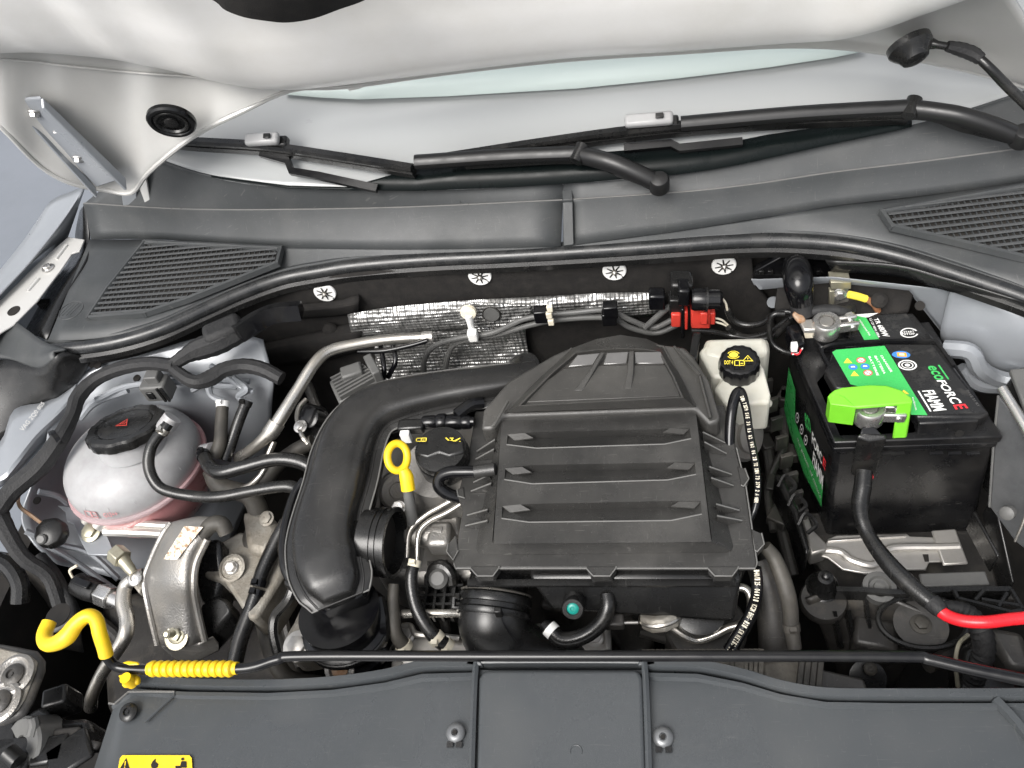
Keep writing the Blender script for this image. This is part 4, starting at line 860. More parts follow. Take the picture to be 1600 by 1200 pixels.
# ================================================================== CONTROL UNIT behind duct
t = thing('control_unit', 'grey finned electronic connector housing behind the corner of the duct', 'connector', U(560, 610, .82))
q = P('E', (200, 680), (370, 590), (470, 665), (250, 790), z=.845)
ob('housing', g_slab(q, .03), 'grey', t, bev=.003)
for k in range(7):
    a = q[0].lerp(q[3], .08+k*.14)+Vector((0, 0, .003)); b = q[1].lerp(q[2], .08+k*.14)+Vector((0, 0, .003))
    ob('fin', g_box((a+b)/2, ((b-a).length*.85, .003, .008), xdir=(b-a)), 'grey', t)
ob('top_clip', g_box(U(*px('E', 315, 635), .853), (.03, .022, .012), math.radians(20)), 'grey', t, bev=.003)
ob('end_wall', g_box(U(*px('E', 425, 625), .85), (.012, .040, .028), math.radians(30)), 'grey', t, bev=.002)
t = thing('coil_cover', 'black sensor cluster with a steel rim between the aluminium pipe and the duct', 'sensor', U(480, 650, .78))
ob('housing', g_slab(P('E', (60, 770), (180, 800), (200, 860), (150, 960), (60, 990), z=.80), .05), 'black', t, bev=.006)
ob('steel_rim', g_tube(P('E', (90, 770, .812), (55, 810, .812), (45, 870, .812), (70, 950, .812), (100, 990, .805)), r=.0035, seg=8), 'steel', t)
ob('socket', g_lathe([(.016, 0), (.016, .02), (.012, .022)], U(*px('E', 140, 870), .80), (-.2, -.5, 1), 20), 'gloss', t)
ob('bolt', g_bolt(U(*px('E', 62, 905), .815), (0, -.3, 1), .006), 'bright', t)

# ================================================================== ENGINE HEAD, OIL FILLER, DIPSTICK
t = thing('engine', 'cast aluminium top of the engine showing between the duct and the filter box', 'engine', U(670, 850, .70))
ob('casting', g_slab(P('O', (572, 640), (760, 640), (840, 760), (760, 900), (640, 905), (575, 880), z=.765), .12), 'alu', t, bev=.01)
ob('filler_neck', g_lathe([(.052, -.12), (.050, -.06), (.046, -.02), (.044, .0), (.044, .012)], U(688, 735, .84), (.02, -.08, 1), 40), 'alu', t)
ob('lifting_eye', [g_lathe([(.024, 0), (.027, .003), (.027, .010), (.024, .013), (.013, .013), (.011, .010), (.011, 0)], U(603, 785, .79), (.55, -.5, .5), 30)], 'alu', t)
ob('lifting_eye', [g_lathe([(.022, 0), (.025, .003), (.025, .009), (.022, .012), (.012, .012), (.010, .009)], U(617, 765, .80), (.55, -.5, .5), 30)], 'alu', t)
ob('hole', g_lathe([(.0095, .0135), (.0095, .0145)], U(603, 785, .79), (.55, -.5, .5), 24), 'dark', t)
ob('boss', g_tube(P('I', (730, 440, .80), (735, 400, .815)), r=.012, seg=16, n=2), 'alu', t); ob('bolt', g_bolt(U(*px('I', 730, 385), .822), (0, -.3, 1), .008, .009, 1.2), 'bright', t)
ob('solenoid', g_tube(P('I', (760, 500, .80), (850, 495, .80), (925, 500, .80)), r=[.014, .015, .016], seg=14, n=2), 'alu', t, bev=.002); ob('solenoid_end', g_box(U(*px('I', 905, 510), .80), (.03, .034, .03)), 'alu', t, bev=.006)
ob('web', g_slab(P('I', (800, 330, .80), (870, 380, .80), (985, 370, .80), (985, 500, .79), (860, 480, .79)), .03), 'alu', t, bev=.006)
cc = U(688, 702, .885)
t = thing('oil_filler_cap', 'black ribbed oil filler cap with yellow symbols beside the dipstick', 'cap', cc)
kk = 42*mpp(cc)
ob('skirt', g_lathe([(kk*.97, -.036), (kk*1.0, -.032), (kk*1.0, -.012), (kk*.97, -.010)], cc, (.02, -.08, 1), 48, flute=24, fa=.02), 'black', t)
ob('cap_top', g_lathe([(kk*.98, -.010), (kk, -.006), (kk*.96, .001), (kk*.6, .003)], cc, (.02, -.08, 1), 48), 'black', t)
ob('grip_bar', g_slab([cc+Vector((x, y, .004)) for x, y in ((-kk*.96, -.008), (-kk*.4, -.014), (0, -.008), (kk*.4, -.014), (kk*.96, -.008), (kk*.9, .010), (kk*.3, .014), (-kk*.3, .014), (-kk*.9, .010))], .012), 'black', t, bev=.003)
bq = P('E', (630, 980), (685, 980), (685, 960), (632, 962), z=.891)
ob('book_symbol', g_mark(bq, [[(0, 0), (1, .0), (1, .16), (0, .16)], [(0, .84), (1, .84), (1, 1), (0, 1)], [(0, 0), (.1, 0), (.1, 1), (0, 1)], [(.9, 0), (1, 0), (1, 1), (.9, 1)], [(.46, 0), (.54, 0), (.54, 1), (.46, 1)], [(.6, .3), (.82, .3), (.82, .4), (.6, .4)], [(.6, .6), (.82, .6), (.82, .7), (.6, .7)]]), 'yprint', t)
bq = P('E', (775, 980), (852, 985), (852, 955), (775, 955), z=.891)
ob('oil_can_symbol', g_mark(bq, [[(.2, .2), (.7, .15), (.75, .3), (.25, .35)], [(.2, .2), (.3, .3), (.1, .8), (0, .75)], [(.3, .65), (.55, .65), (.55, .8), (.3, .8)], [(.7, .2), (1, .7), (.95, .8), (.62, .35)], [(.4, .35), (.5, .35), (.5, .7), (.4, .7)], circ(.95, .2, .05, 8)]), 'yprint', t)
# dipstick
t = thing('dipstick', 'yellow ring-handled oil dipstick standing beside the filler cap', 'dipstick', U(637, 800, .80))
c = U(621, 714, .90); rr = 18.5*mpp(c); n = (CP-c).normalized(); n = (n*.8+Vector((.3, 0, .2))).normalized(); x, y, z = frame(n)
lp = [c+(x*math.cos(a)*.85+y*math.sin(a)*1.15)*rr for a in [i*math.pi/8 for i in range(17)]]
ob('ring_handle', g_tube(lp, rp=6.2, seg=12, n=3), 'yellow', t)
ob('shank', g_tube(P('O', (630, 733, .893), (635, 745, .885), (638, 766, .872)), rp=[8, 11, 11], seg=12, n=4, flat=.8), 'yellow', t)
ob('guide_tube', g_tube(P('O', (637, 764, .870), (641, 790, .85), (645, 820, .82)), rp=[8, 9, 9], seg=14), 'grey', t)
# black quick connectors between duct and box
t = thing('vent_line', 'black vent line with quick connectors above the oil filler cap', 'hose', U(680, 660, .86))
ob('tube', g_tube(P('E', (445, 945, .865), (560, 905, .868), (680, 890, .87), (800, 880, .872), (920, 880, .872)), rp=[4, 6, 7, 8, 8], seg=12), 'gloss', t)
for a, w, r_ in ((700, .018, 11), (760, .012, 14), (820, .020, 12), (880, .012, 11)):
    c = U(*px('E', a, 884), .871); ob('connector', g_lathe([(r_*mpp(c)*.9, -w/2), (r_*mpp(c), -w/2+.002), (r_*mpp(c), w/2-.002), (r_*mpp(c)*.9, w/2)], c, (1, 0, 0), 20), 'gloss', t)
ob('elbow', g_box(U(*px('E', 610, 905), .872), (.034, .016, .014)), 'black', t, bev=.003); ob('white_clip', g_box(U(*px('E', 583, 955), .868), (.012, .008, .018)), 'white', t, bev=.001)
ob('stub', g_tube(P('E', (830, 850, .875), (900, 800, .875), (960, 790, .87)), r=.008, seg=10), 'gloss', t)
for q, s_ in (((570, 875), (.035, .02, .01)), ((745, 850), (.03, .025, .01))):
    ob('foil_scrap', g_box(U(*px('E', *q), .80), s_, .4), 'foil', t, bev=.002)
# hose into the box at left
hose('box_hose', P('O', (745, 737, .885), (725, 737, .885), (703, 738, .883), (688, 745, .878), (686, 760, .868), (700, 772, .858), (720, 778, .85)), [9, 9.5, 10, 10, 10, 10, 10], 'gloss', 'short black hose curling into the left side of the air filter box', clamps=())
hose('coolant_pipe', P('O', (735, 765, .85), (700, 785, .84), (665, 805, .83), (640, 830, .82), (636, 870, .80)), 4.2, 'steel', 'upper of the twin bright steel pipes under the box hose', 'pipe', 'twin steel pipes')
hose('coolant_pipe', P('O', (735, 778, .85), (700, 800, .84), (670, 815, .83), (654, 835, .82), (652, 880, .80)), 4.2, 'steel', 'lower of the twin bright steel pipes under the box hose', 'pipe', 'twin steel pipes')

# ================================================================== AIR FILTER BOX
ab = thing('air_filter_box', 'large black air filter box with ribbed lid in the middle of the bay', 'air filter box', U(940, 890, .76))
z0 = .862
flange = [(742, 642), (1132, 632), (1150, 700), (1165, 760), (1183, 880), (1180, 888), (712, 888), (708, 882), (722, 800), (715, 775), (735, 690)]
ob('lower_body', g_slab(P('O', (745, 645), (1128, 640), (1172, 880), (722, 882), z=z0-.004), .06, (0, .03, -1), .97), 'black', ab, bev=.006)
ob('flange', g_slab(P('O', *flange, z=z0), .006), 'airbox', ab, bev=.0018)
# raised lid with louvres
zl, zb = z0+.024, z0+.0005
def nq(x, y, z): return U(*px('N', x, y), z)
outer = [(305, 400), (1228, 372), (1320, 700), (1397, 1000), (1388, 1022), (1360, 1030), (225, 1040), (200, 1030), (190, 1010), (245, 700)]
topo = [(312, 400), (1222, 372), (1262, 680), (1296, 962), (1292, 978), (1275, 982), (290, 990), (272, 988), (268, 972), (290, 700)]
OB = [nq(x, y, zb) for x, y in outer]; TP = [nq(x, y, zl) for x, y in topo]
n = len(OB); V = OB+TP; Fc = [(i, (i+1) % n, n+(i+1) % n, n+i) for i in range(n)]
lid = ob('lid', (V, Fc), 'airbox', ab, ang=50)
mdl = [[(340, 478), (470, 465), (1075, 450), (1192, 446)], [(328, 634), (450, 620), (1090, 608), (1216, 606)], [(314, 812), (440, 802), (1110, 788), (1244, 788)]]
mdb = [[(335, 524), (475, 541), (1075, 522), (1200, 496)], [(325, 688), (455, 708), (1090, 690), (1222, 664)], [(312, 870), (440, 888), (1105, 880), (1250, 850)]]
def lx(y): return 312+(272-312)*(y-400)/590
def rx_(y): return 1222+(1294-1222)*(y-372)/608
geos = []; geos_e = []
def quad(a, b, c, d): geos.append(([a, b, c, d], [(0, 1, 2, 3)]))
prev = [(312, 400), (470, 396), (1075, 378), (1222, 372)]
for U_, B_ in zip(mdl, mdb):
    for i in range(3): quad(nq(*prev[i], zl), nq(*prev[i+1], zl), nq(*U_[i+1], zl), nq(*U_[i], zl))
    # side margins beside the groove
    yl0, yl1 = prev[0][1], B_[0][1]
    quad(nq(lx(prev[0][1]), prev[0][1], zl), nq(*prev[0], zl), nq(*U_[0], zl), nq(lx(U_[0][1]), U_[0][1], zl))
    quad(nq(lx(U_[0][1]), U_[0][1], zl), nq(*U_[0], zl), nq(*B_[0], zl), nq(lx(B_[0][1]), B_[0][1], zl))
    quad(nq(*prev[3], zl), nq(rx_(prev[3][1]), prev[3][1], zl), nq(rx_(U_[3][1]), U_[3][1], zl), nq(*U_[3], zl))
    quad(nq(*U_[3], zl), nq(rx_(U_[3][1]), U_[3][1], zl), nq(rx_(B_[3][1]), B_[3][1], zl), nq(*B_[3], zl))
    dz = Vector((0, 0, -.013))
    up_ = [nq(*q, zl) for q in U_]; lo = [nq(*q, zl) for q in B_]
    Lw = [up_[0].lerp(lo[0], .08)+dz*.25, up_[1].lerp(up_[0], .15)+dz, up_[2].lerp(up_[3], .15)+dz, up_[3].lerp(lo[3], .08)+dz*.25]
    for i in range(3): quad(up_[i], up_[i+1], Lw[i+1], Lw[i]); 
    Lo = [p+dz*.12 for p in lo]
    for i in range(3): quad(Lw[i], Lw[i+1], Lo[i+1], Lo[i]); quad(Lo[i], Lo[i+1], lo[i+1], lo[i])
    quad(up_[0], Lw[0], Lo[0], lo[0]); quad(up_[3], Lw[3], Lo[3], lo[3])
    geos_e.append(g_tube([p+Vector((0, 0, .0002)) for p in lo], r=.0008, seg=5, n=1))
    prev = B_
last = [(272, 990), (440, 988), (1105, 983), (1294, 980)]
for i in range(3): quad(nq(*prev[i], zl), nq(*prev[i+1], zl), nq(*last[i+1], zl), nq(*last[i], zl))
quad(nq(lx(prev[0][1]), prev[0][1], zl), nq(*prev[0], zl), nq(*last[0], zl), nq(*last[0], zl)+Vector((1e-5, 0, 0)))
quad(nq(*prev[3], zl), nq(rx_(prev[3][1]), prev[3][1], zl), nq(*last[3], zl), nq(*last[3], zl)+Vector((1e-5, 0, 0)))
ob('louvred_top', geos, 'airbox', ab, ang=20, kind='open')
ob('louvre_highlight', geos_e, 'edge', ab)  # light caught on the louvre lips, put in as pale lines
ob('flange_edge', g_tube(P('O', (709, 880), (712, 888), (945, 888), (1180, 888), (1183, 880), (1166, 762), (1151, 700), z=z0+.0002), r=.0009, seg=5, n=1), 'edge', ab)
# pale chamfer facets at the ends of the louvres
for f in ([(338, 478), (422, 472), (458, 488), (372, 500)], [(1068, 468), (1102, 448), (1192, 445), (1165, 470)], [(326, 637), (408, 630), (450, 650), (362, 660)], [(1085, 636), (1122, 610), (1218, 607), (1190, 636)],
          [(314, 814), (400, 806), (444, 826), (350, 838)], [(1105, 815), (1145, 792), (1244, 788), (1215, 818)]):
    q = [nq(a, b, zl) for a, b in f]
    cx = sum(a for a, b in f)/4; i_in = (2, 3) 
    ob('louvre_facet', g_slab([q[0]+Vector((0, 0, .0008)), q[1]+Vector((0, 0, .0008)), q[2]-Vector((0, 0, .002)), q[3]-Vector((0, 0, .002))], .002), 'airlid', ab)
# side fins
fins = [((195, 555), (280, 500), (285, 515)), ((190, 592), (275, 545), (280, 556)), ((180, 700), (255, 665), (262, 680)), ((168, 742), (262, 705), (262, 716)), ((150, 855), (245, 828), (242, 838)), ((142, 904), (245, 880), (240, 890)),
        ((1358, 515), (1255, 466), (1290, 490)), ((1365, 566), (1262, 512), (1290, 535)), ((1390, 664), (1285, 628), (1310, 650)), ((1398, 716), (1295, 680), (1320, 700)), ((1425, 832), (1318, 803), (1345, 820)), ((1438, 880), (1322, 858), (1360, 872))]
for f in fins:
    (x0, y0), (x1, y1), _ = f
    a, b = nq(x0, y0, z0+.001), nq(x1, y1, z0+.019); b2 = Vector((b.x, b.y, z0)); s_ = Vector((0, .0018, 0))
    ob('fin_edge', g_tube([a, b], r=.0009, seg=5, n=1), 'edge', ab)
    ob('side_fin', ([a-s_, b-s_, b2-s_, a+s_, b+s_, b2+s_], [(0, 1, 2), (5, 4, 3), (0, 3, 4, 1), (1, 4, 5, 2), (2, 5, 3, 0)]), 'airbox', ab)
def tab(pts, h=.05):
    ob('tab_edge', g_tube(P('O', *pts[1:], z=z0+.0022), r=.0008, seg=5, n=1), 'edge', ab)
    c = ob('clip_tab', g_slab(P('O', *pts, z=z0+.0015), .012), 'airbox', ab, bev=.001)
    inner = pts[:]
for x0, x1 in ((735, 780), (916, 963), (1106, 1154)):
    tab([(x0, 885), (x1, 885), (x1-1, 888), (x1-10, 900), (x0+11, 900), (x0+1, 889)])
    ob('clip_leg', g_slab(P('O', (x0+6, 900), (x1-4, 900), (x1-5, 903), (x0+8, 903), z=z0-.010), .028, scale=.9), 'black', ab, bev=.002)
tab([(712, 835), (700, 850), (698, 862), (708, 875), (716, 860)]); tab([(724, 760), (714, 765), (716, 775), (726, 778)])
tab([(1152, 728), (1164, 732), (1170, 748), (1162, 760), (1158, 758)]); tab([(1174, 826), (1190, 833), (1194, 850), (1183, 862), (1180, 860)])
ob('left_spigot', g_tube(P('O', (742, 737, .885), (774, 733, .887)), r=.0075, seg=16, n=1), 'airbox', ab)
# front face details
ob('front_lip', g_slab([U(730, 905, .845), U(1150, 905, .845), U(1150, 915, .845), U(730, 915, .845)], .004), 'black', ab)
# rear hood-shaped cover
zc = .892
cv = [(215, 452, zc-.004), (268, 452, zc-.004), (318, 392, zc), (700, 380, zc+.002), (1215, 358, zc), (1282, 430, zc-.004), (1332, 420, zc-.004), (1335, 390, zc), (1285, 220, .902), (1212, 108, .905), (1170, 65, .905), (1075, 55, .905), (1000, 38, .903), (930, 18, .902), (870, 12, .902), (790, 22, .902), (700, 62, .905), (620, 72, .905), (555, 100, .905), (340, 225, .90), (225, 362, zc)]
cov = ob('rear_cover', g_slab([nq(x, y, z) for x, y, z in cv], .05), 'airlid', ab, bev=.004, segs=3)
# raised crown: trapezoid block
bo = [(330, 372), (1215, 345), (1150, 205), (1065, 62), (990, 28), (870, 10), (760, 28), (640, 72), (500, 200)]
to = [(385, 345), (1165, 305), (1118, 200), (1055, 88), (985, 75), (860, 72), (760, 78), (655, 92), (540, 190)]
V = [nq(x, y, .903) for x, y in bo]+[nq(x, y, .920) for x, y in to]; n = len(bo)
ob('crown_rim', (V, [(i, (i+1) % n, n+(i+1) % n, n+i) for i in range(n)]), 'airlid', ab, ang=50, bev=0)
tl_ = [nq(x, y, .920) for x, y in to]; cen = sum(tl_, Vector())/n
inn = [cen+(p-cen)*.965 for p in tl_]
V = tl_+inn+[p-Vector((0, 0, .006)) for p in inn]
ob('crown_top', (V, [(i, (i+1) % n, n+(i+1) % n, n+i) for i in range(n)]+[(n+i, n+(i+1) % n, 2*n+(i+1) % n, 2*n+i) for i in range(n)]+[tuple(range(2*n, 3*n))]), 'airlid', ab, ang=30)
# three windows, sloped front panels, two grooved blades
for w_, f_ in (([(620, 160), (665, 102), (775, 92), (740, 152)], 0), ([(785, 150), (803, 92), (908, 86), (898, 145)], 0), ([(935, 146), (932, 88), (1060, 86), (1075, 146)], 0)):
    lo, hi = .9155, .9225
    q = [nq(*w_[0], lo), nq(*w_[1], hi), nq(*w_[2], hi), nq(*w_[3], lo)]
    ob('window_panel', g_slab(q, .006), 'sheen' , ab, bev=.0012)
for bl in ([(648, 272, .9155), (690, 272, .9155), (795, 90, .926), (775, 90, .926), (715, 190, .921)], [(885, 262, .9155), (920, 262, .9155), (930, 185, .921), (932, 85, .926), (908, 85, .926), (900, 190, .921)]):
    ob('crown_blade', g_slab([nq(*q) for q in bl], .006), 'airlid', ab, bev=.001)
ob('crown_step', g_slab([nq(470, 262, .9155), nq(600, 168, .918), nq(750, 152, .918), nq(1080, 150, .918), nq(1140, 262, .9155), nq(1160, 295, .915), nq(420, 325, .915)], .002), 'airlid', ab, bev=.001)
for a, b in (((330, 372), (640, 74)), ((1215, 345), (1068, 64)), ((275, 440), (342, 320)), ((1290, 400), (1238, 200)), ((1238, 200), (1120, 66))):
    ob('cover_rib', g_tube([nq(*a, zc+.004 if a[1] > 300 else .908), nq(*b, .906)], r=.002, seg=6, n=2), 'airlid', ab)

# ================================================================== UNDER / IN FRONT OF THE BOX
t = thing('lower_duct', 'thick black elbow duct with clamp ring diving under the support rod', 'air duct', U(780, 1010, .72))
D0 = dep(U(775, 945, .80))
ep = [UD(784, 893, D0+.03), UD(777, 925, D0+.012), UD(773, 948, D0+.004), UD(771, 972, D0), UD(780, 994, D0+.002), UD(806, 1012, D0+.008), UD(852, 1026, D0+.016), UD(915, 1036, D0+.03)]
ob('elbow', g_tube(ep[2:], rp=[54, 55, 54, 48, 38, 28], seg=40, n=6), 'duct', t)
ob('elbow_inlet', g_tube(ep[:3], rp=[46, 48, 50], seg=36, n=4), 'black', t)
c = ep[2]; axd = (ep[1]-ep[3]).normalized(); r0 = 55*mpp(c)
ob('clamp_ring', g_lathe([(r0*.9, -.012), (r0*1.03, -.012), (r0*1.07, -.009), (r0*1.07, -.005), (r0*1.0, -.003), (r0*1.0, .002), (r0*1.05, .003), (r0*1.07, .007), (r0*1.03, .012), (r0*.9, .012)], c, axd, 44, ring=True), 'black', t)
ob('clamp_wire', g_lathe([(r0*.98, .014), (r0*1.03, .0155), (r0*.98, .017)], c, axd, 44, ring=True), 'steel', t)
ob('latch', g_box(UD(779, 957, D0-.042), (.008, .006, .014)), 'black', t, bev=.001)
ob('mould_seam', g_tube([UD(783, 962, D0-.0385), UD(793, 985, D0-.0385), UD(812, 1008, D0-.032)], r=.0007, seg=5, n=4), 'gloss', t)
ob('mount_loop', g_tube(P('J', (375, 358, .82), (345, 358, .82), (345, 405, .815), (375, 405, .815)), r=.003, seg=6, n=1), 'black', t)
hose('heater_hose', P('J', (50, 290, .80), (45, 380, .79), (48, 470, .78), (60, 540, .77), (100, 600, .755)), [9, 10, 11, 11, 12], 'dusty', 'dusty brown hose at the right of the duct coupling, lower left of two', clamps=(4,), cm='clip')
hose('heater_hose', P('J', (150, 190, .82), (135, 250, .815), (140, 330, .805), (165, 420, .795), (210, 500, .785), (260, 560, .775), (310, 600, .765)), [9, 10, 10, 11, 11, 12, 12], 'rubber', 'black hose with pale clips running down to the silver shield plate', clamps=(0, 5, 6), cm='clip')
t = thing('throttle_grid', 'black ribbed engine plastic with a round button below the steel pipes', 'engine cover', U(*px('J', 280, 300), .76))
ob('plate', g_slab(P('J', (190, 160), (330, 150), (400, 300), (380, 440), (220, 430), (190, 300), z=.765), .03), 'black', t, bev=.006)
for k in range(4): ob('rib', g_box(U(*px('J', 215+k*45, 350), .770), (.003, .06, .014)), 'black', t)
for k in range(3): ob('rib', g_box(U(*px('J', 285, 310+k*45), .770), (.055, .003, .012)), 'black', t)
ob('arch', g_tube(P('J', (232, 270, .775), (250, 215, .785), (290, 205, .788), (325, 235, .785), (335, 290, .775)), r=.008, seg=10), 'rubber', t)
ob('button', g_lathe([(.012, 0), (.012, .010), (.008, .014)], U(*px('J', 278, 270), .78), (0, -.4, 1), 20), 'grey', t)
hose('cross_pipe', P('J', (90, 440, .775), (180, 436, .78), (280, 436, .78), (380, 436, .775)), 6.5, 'steel', 'horizontal steel pipe behind the elbow duct', 'pipe')
# silver stamped shield
t = thing('stamped_shield', 'stamped silver heat shield with screws behind the support rod', 'heat shield', U(700, 1000, .68))
ob('plate', g_slab(P('J', (70, 500), (110, 485), (140, 530), (230, 560), (380, 560), (520, 570), (700, 540), (720, 490), (770, 480), (900, 560), (1080, 490), (1105, 530), (1110, 640), (900, 720), (600, 740), (30, 740), (40, 620), z=.735), .012), 'stamp', t, bev=.003)
ob('folded_edge', g_tube(P('J', (90, 500, .742), (130, 500, .742), (160, 540, .742), (260, 548, .742), (375, 560, .742)), r=.004, seg=8), 'stamp', t)
ob('folded_edge', g_tube(P('J', (1060, 515, .742), (1090, 500, .742), (1104, 540, .742), (1106, 620, .742)), r=.004, seg=8), 'stamp', t)
for q in ((110, 545), (755, 545), (1042, 552), (365, 680), (130, 680)):
    ob('screw', g_bolt(U(*px('J', *q), .737), (0, -.2, 1), .0085, .008, 1.35), 'stamp', t)
hose('bypass_hose', P('J', (1100, 340, .825), (1105, 400, .82), (1080, 470, .81), (1020, 530, .80), (940, 565, .795), (870, 565, .795), (825, 520, .80), (790, 490, .80)), [11, 12, 12.5, 13, 13, 13, 12, 9], 'rubber', 'thick U-bent hose with white band under the filter box front', clamps=(6,), cm='white')
t = thing('coloured_plug', 'round black plug with teal centre below the filter box', 'plug', U(*px('J', 932, 412), .80))
c = U(*px('J', 932, 412), .835)
ob('collar', g_lathe([(.0125, -.02), (.0125, 0), (.011, .003), (.007, .003), (.0068, .001)], c, (0, -.7, .7), 28), 'black', t); ob('teal_screw', g_torx(c, (0, -.7, .7), .0068), 'teal', t)
ob('front_belly', g_slab([U(825, 905, .845), U(1160, 905, .845), U(1150, 975, .80), U(1000, 965, .80), U(860, 955, .80)], .05, (0, 1, 0)), 'black', ab, bev=.006)
t = thing('vacuum_valve', 'bronze-tinted round metal valve with thin rod below the filter box', 'valve', U(*px('K', 540, 560), .76))
Dv = dep(U(*px('K', 545, 540), .79)); c = UD(*px('K', 545, 545), Dv); up_v = Vector((-.15, .62, .75))
ob('can', g_lathe([(.012, -.012), (.022, -.010), (.0235, -.006), (.0235, .002), (.021, .0055), (.008, .007)], c, up_v, 9), 'aludirt', t, bev=.001)
ob('rim', g_lathe([(.024, -.003), (.025, -.001), (.024, .001)], c, up_v, 30, ring=True), 'steel', t)
ob('rod', g_tube([UD(*px('K', 360, 580), Dv), UD(*px('K', 440, 578), Dv)], r=.0022, seg=8, n=1), 'steel', t); ob('rod_end', g_box(UD(*px('K', 325, 575), Dv), (.024, .014, .014)), 'dirty', t, bev=.002)
hose('turbo_pipe', P('K', (600, 600, .77), (660, 640, .765), (720, 660, .76), (790, 640, .765), (860, 605, .77), (920, 585, .775), (960, 540, .78), (970, 470, .79), (945, 420, .795), (890, 412, .795)), 6.5, 'steel', 'bright curved pipe looping right of the round metal valve', 'pipe')
t = thing('vertical_can', 'black round canister under the right front corner of the filter box', 'canister', U(*px('K', 760, 640), .68))
ob('can', g_lathe([(.045, -.10), (.046, 0), (.043, .004)], U(*px('K', 760, 600), .745), (.05, -.1, 1), 36), 'dirty', t); ob('can_cap', g_lathe([(.03, 0), (.03, .012), (.02, .015)], U(*px('K', 725, 520), .78), (.05, -.2, 1), 28), 'black', t)
# printed tube right of box
t = thing('printed_vacuum_hose', 'thin glossy black hose with white print arching right of the filter box', 'hose', U(1185, 800, .80))
vh = P('O', (1143, 730, .84), (1140, 690, .86), (1143, 645, .88), (1150, 617, .888), (1158, 614, .888), (1166, 640, .885), (1172, 680, .88), (1180, 720, .875), (1184, 755, .87), (1181, 790, .86), (1172, 812, .85))
ob('tube', g_tube(vh, rp=[8, 8, 8.5, 8.5, 8, 6.5, 6, 6, 5.5, 5, 4.5], seg=14), 'gloss', t)
def print_on(path, s, k, h, lift, parent, m='white'):
    """letters one by one down a tube, on the side facing up and forward"""
    c = smooth([Vector(p) for p in path], 12); L = [0]
    for i in range(1, len(c)): L.append(L[-1]+(c[i]-c[i-1]).length)
    g_ = []; step = L[-1]/len(s); j = 0
    for i, ch in enumerate(s):
        if ch == ' ': continue
        a = i*step
        while j < len(L)-2 and L[j+1] < a: j += 1
        p = c[j]; d = (c[j+1]-c[j]).normalized(); n = (CP-p); n = (n-d*n.dot(d)).normalized(); w = n.cross(d).normalized()
        o_ = p+n*lift
        g_.append(g_text(ch, [o_-w*h*.5, o_-w*h*.5+d*step*.7, o_+w*h*.5+d*step*.7, o_+w*h*.5], .0002))
    ob('white_print', g_, m, parent)
print_on(P('O', (1160, 622, .888), (1166, 640, .885), (1172, 680, .88), (1180, 720, .875), (1184, 755, .87), (1181, 790, .86)), 'DIN 73379 SAE J30 R6 4x2 VMQ 06 21 TE DIN 73379 2A NBR', 1, .0042, .0052, t, 'clip')
t = thing('printed_fuel_hose', 'glossy black hose with white lettering below the right corner of the box', 'hose', U(*px('K', 880, 700), .74))
fh = P('K', (995, 320, .845), (1000, 380, .835), (998, 440, .825), (985, 500, .81), (960, 560, .80), (925, 620, .79), (890, 680, .78), (870, 710, .775))
ob('tube', g_tube(fh, rp=[8, 9, 9.5, 10, 10, 11, 12, 12], seg=14), 'gloss', t)
print_on(fh, '-40/125 06.21 VCC2M BHG 121 SM NEZIO SG', 1, .0055, .0078, t, 'clip')
hose('return_hose', P('K', (1035, 220, .835), (1075, 270, .825), (1110, 350, .815), (1140, 440, .805), (1155, 520, .79), (1160, 600, .775), (1175, 700, .76)), [10, 12, 13, 13, 12.5, 12, 11], 'dusty', 'dusty grey hose curving down between the box and the battery tray', clamps=(5,), cm='dirty')
hose('return_hose', P('K', (1010, 290, .79), (1040, 380, .78), (1065, 500, .76), (1080, 620, .74), (1085, 720, .72)), [22, 24, 25, 26, 26], 'dirty', 'broad dirty black hose behind the printed fuel hose')
t = thing('starter_can', 'dull silver motor can low behind the printed vacuum hose', 'motor', U(1180, 690, .74))
ob('can', g_lathe([(.032, -.05), (.034, -.045), (.034, .0), (.030, .004)], U(1165, 680, .79), (.7, -.5, .5), 32), 'alu', t); ob('can_end', g_lathe([(.022, .004), (.022, .010), (.014, .012)], U(1165, 680, .79), (.7, -.5, .5), 24), 'alu', t)
# corrugated shroud and radiator top
t = thing('radiator_top', 'dirty ribbed radiator top edge between the support rod and the front cover', 'radiator', U(1150, 1070, .70))
ob('base', g_slab(P('O', (985, 1020), (1180, 1020), (1350, 1060), (1370, 1120), (985, 1110), z=.715), .03), 'dirty', t, bev=.003)
for k in range(26):
    x = 1002+k*7.2; a, b = U(x, 1028, .735), U(x+3+k*.3, 1078, .735)
    ob('rib', g_box((a+b)/2, (.0045 if k < 12 else .006, .045, .03), xdir=None, rz=-.15), 'radrib', t)
ob('end_tank', g_slab(P('K', (1010, 760), (1180, 740), (1310, 770), (1300, 900), (1080, 900), (1020, 850), z=.745), .04), 'radrib', t, bev=.005)
for k in range(4): ob('clip_rib', g_box(U(*px('K', 1200+k*30, 830), .75), (.006, .05, .02), rz=-.25), 'dusty', t, bev=.001)
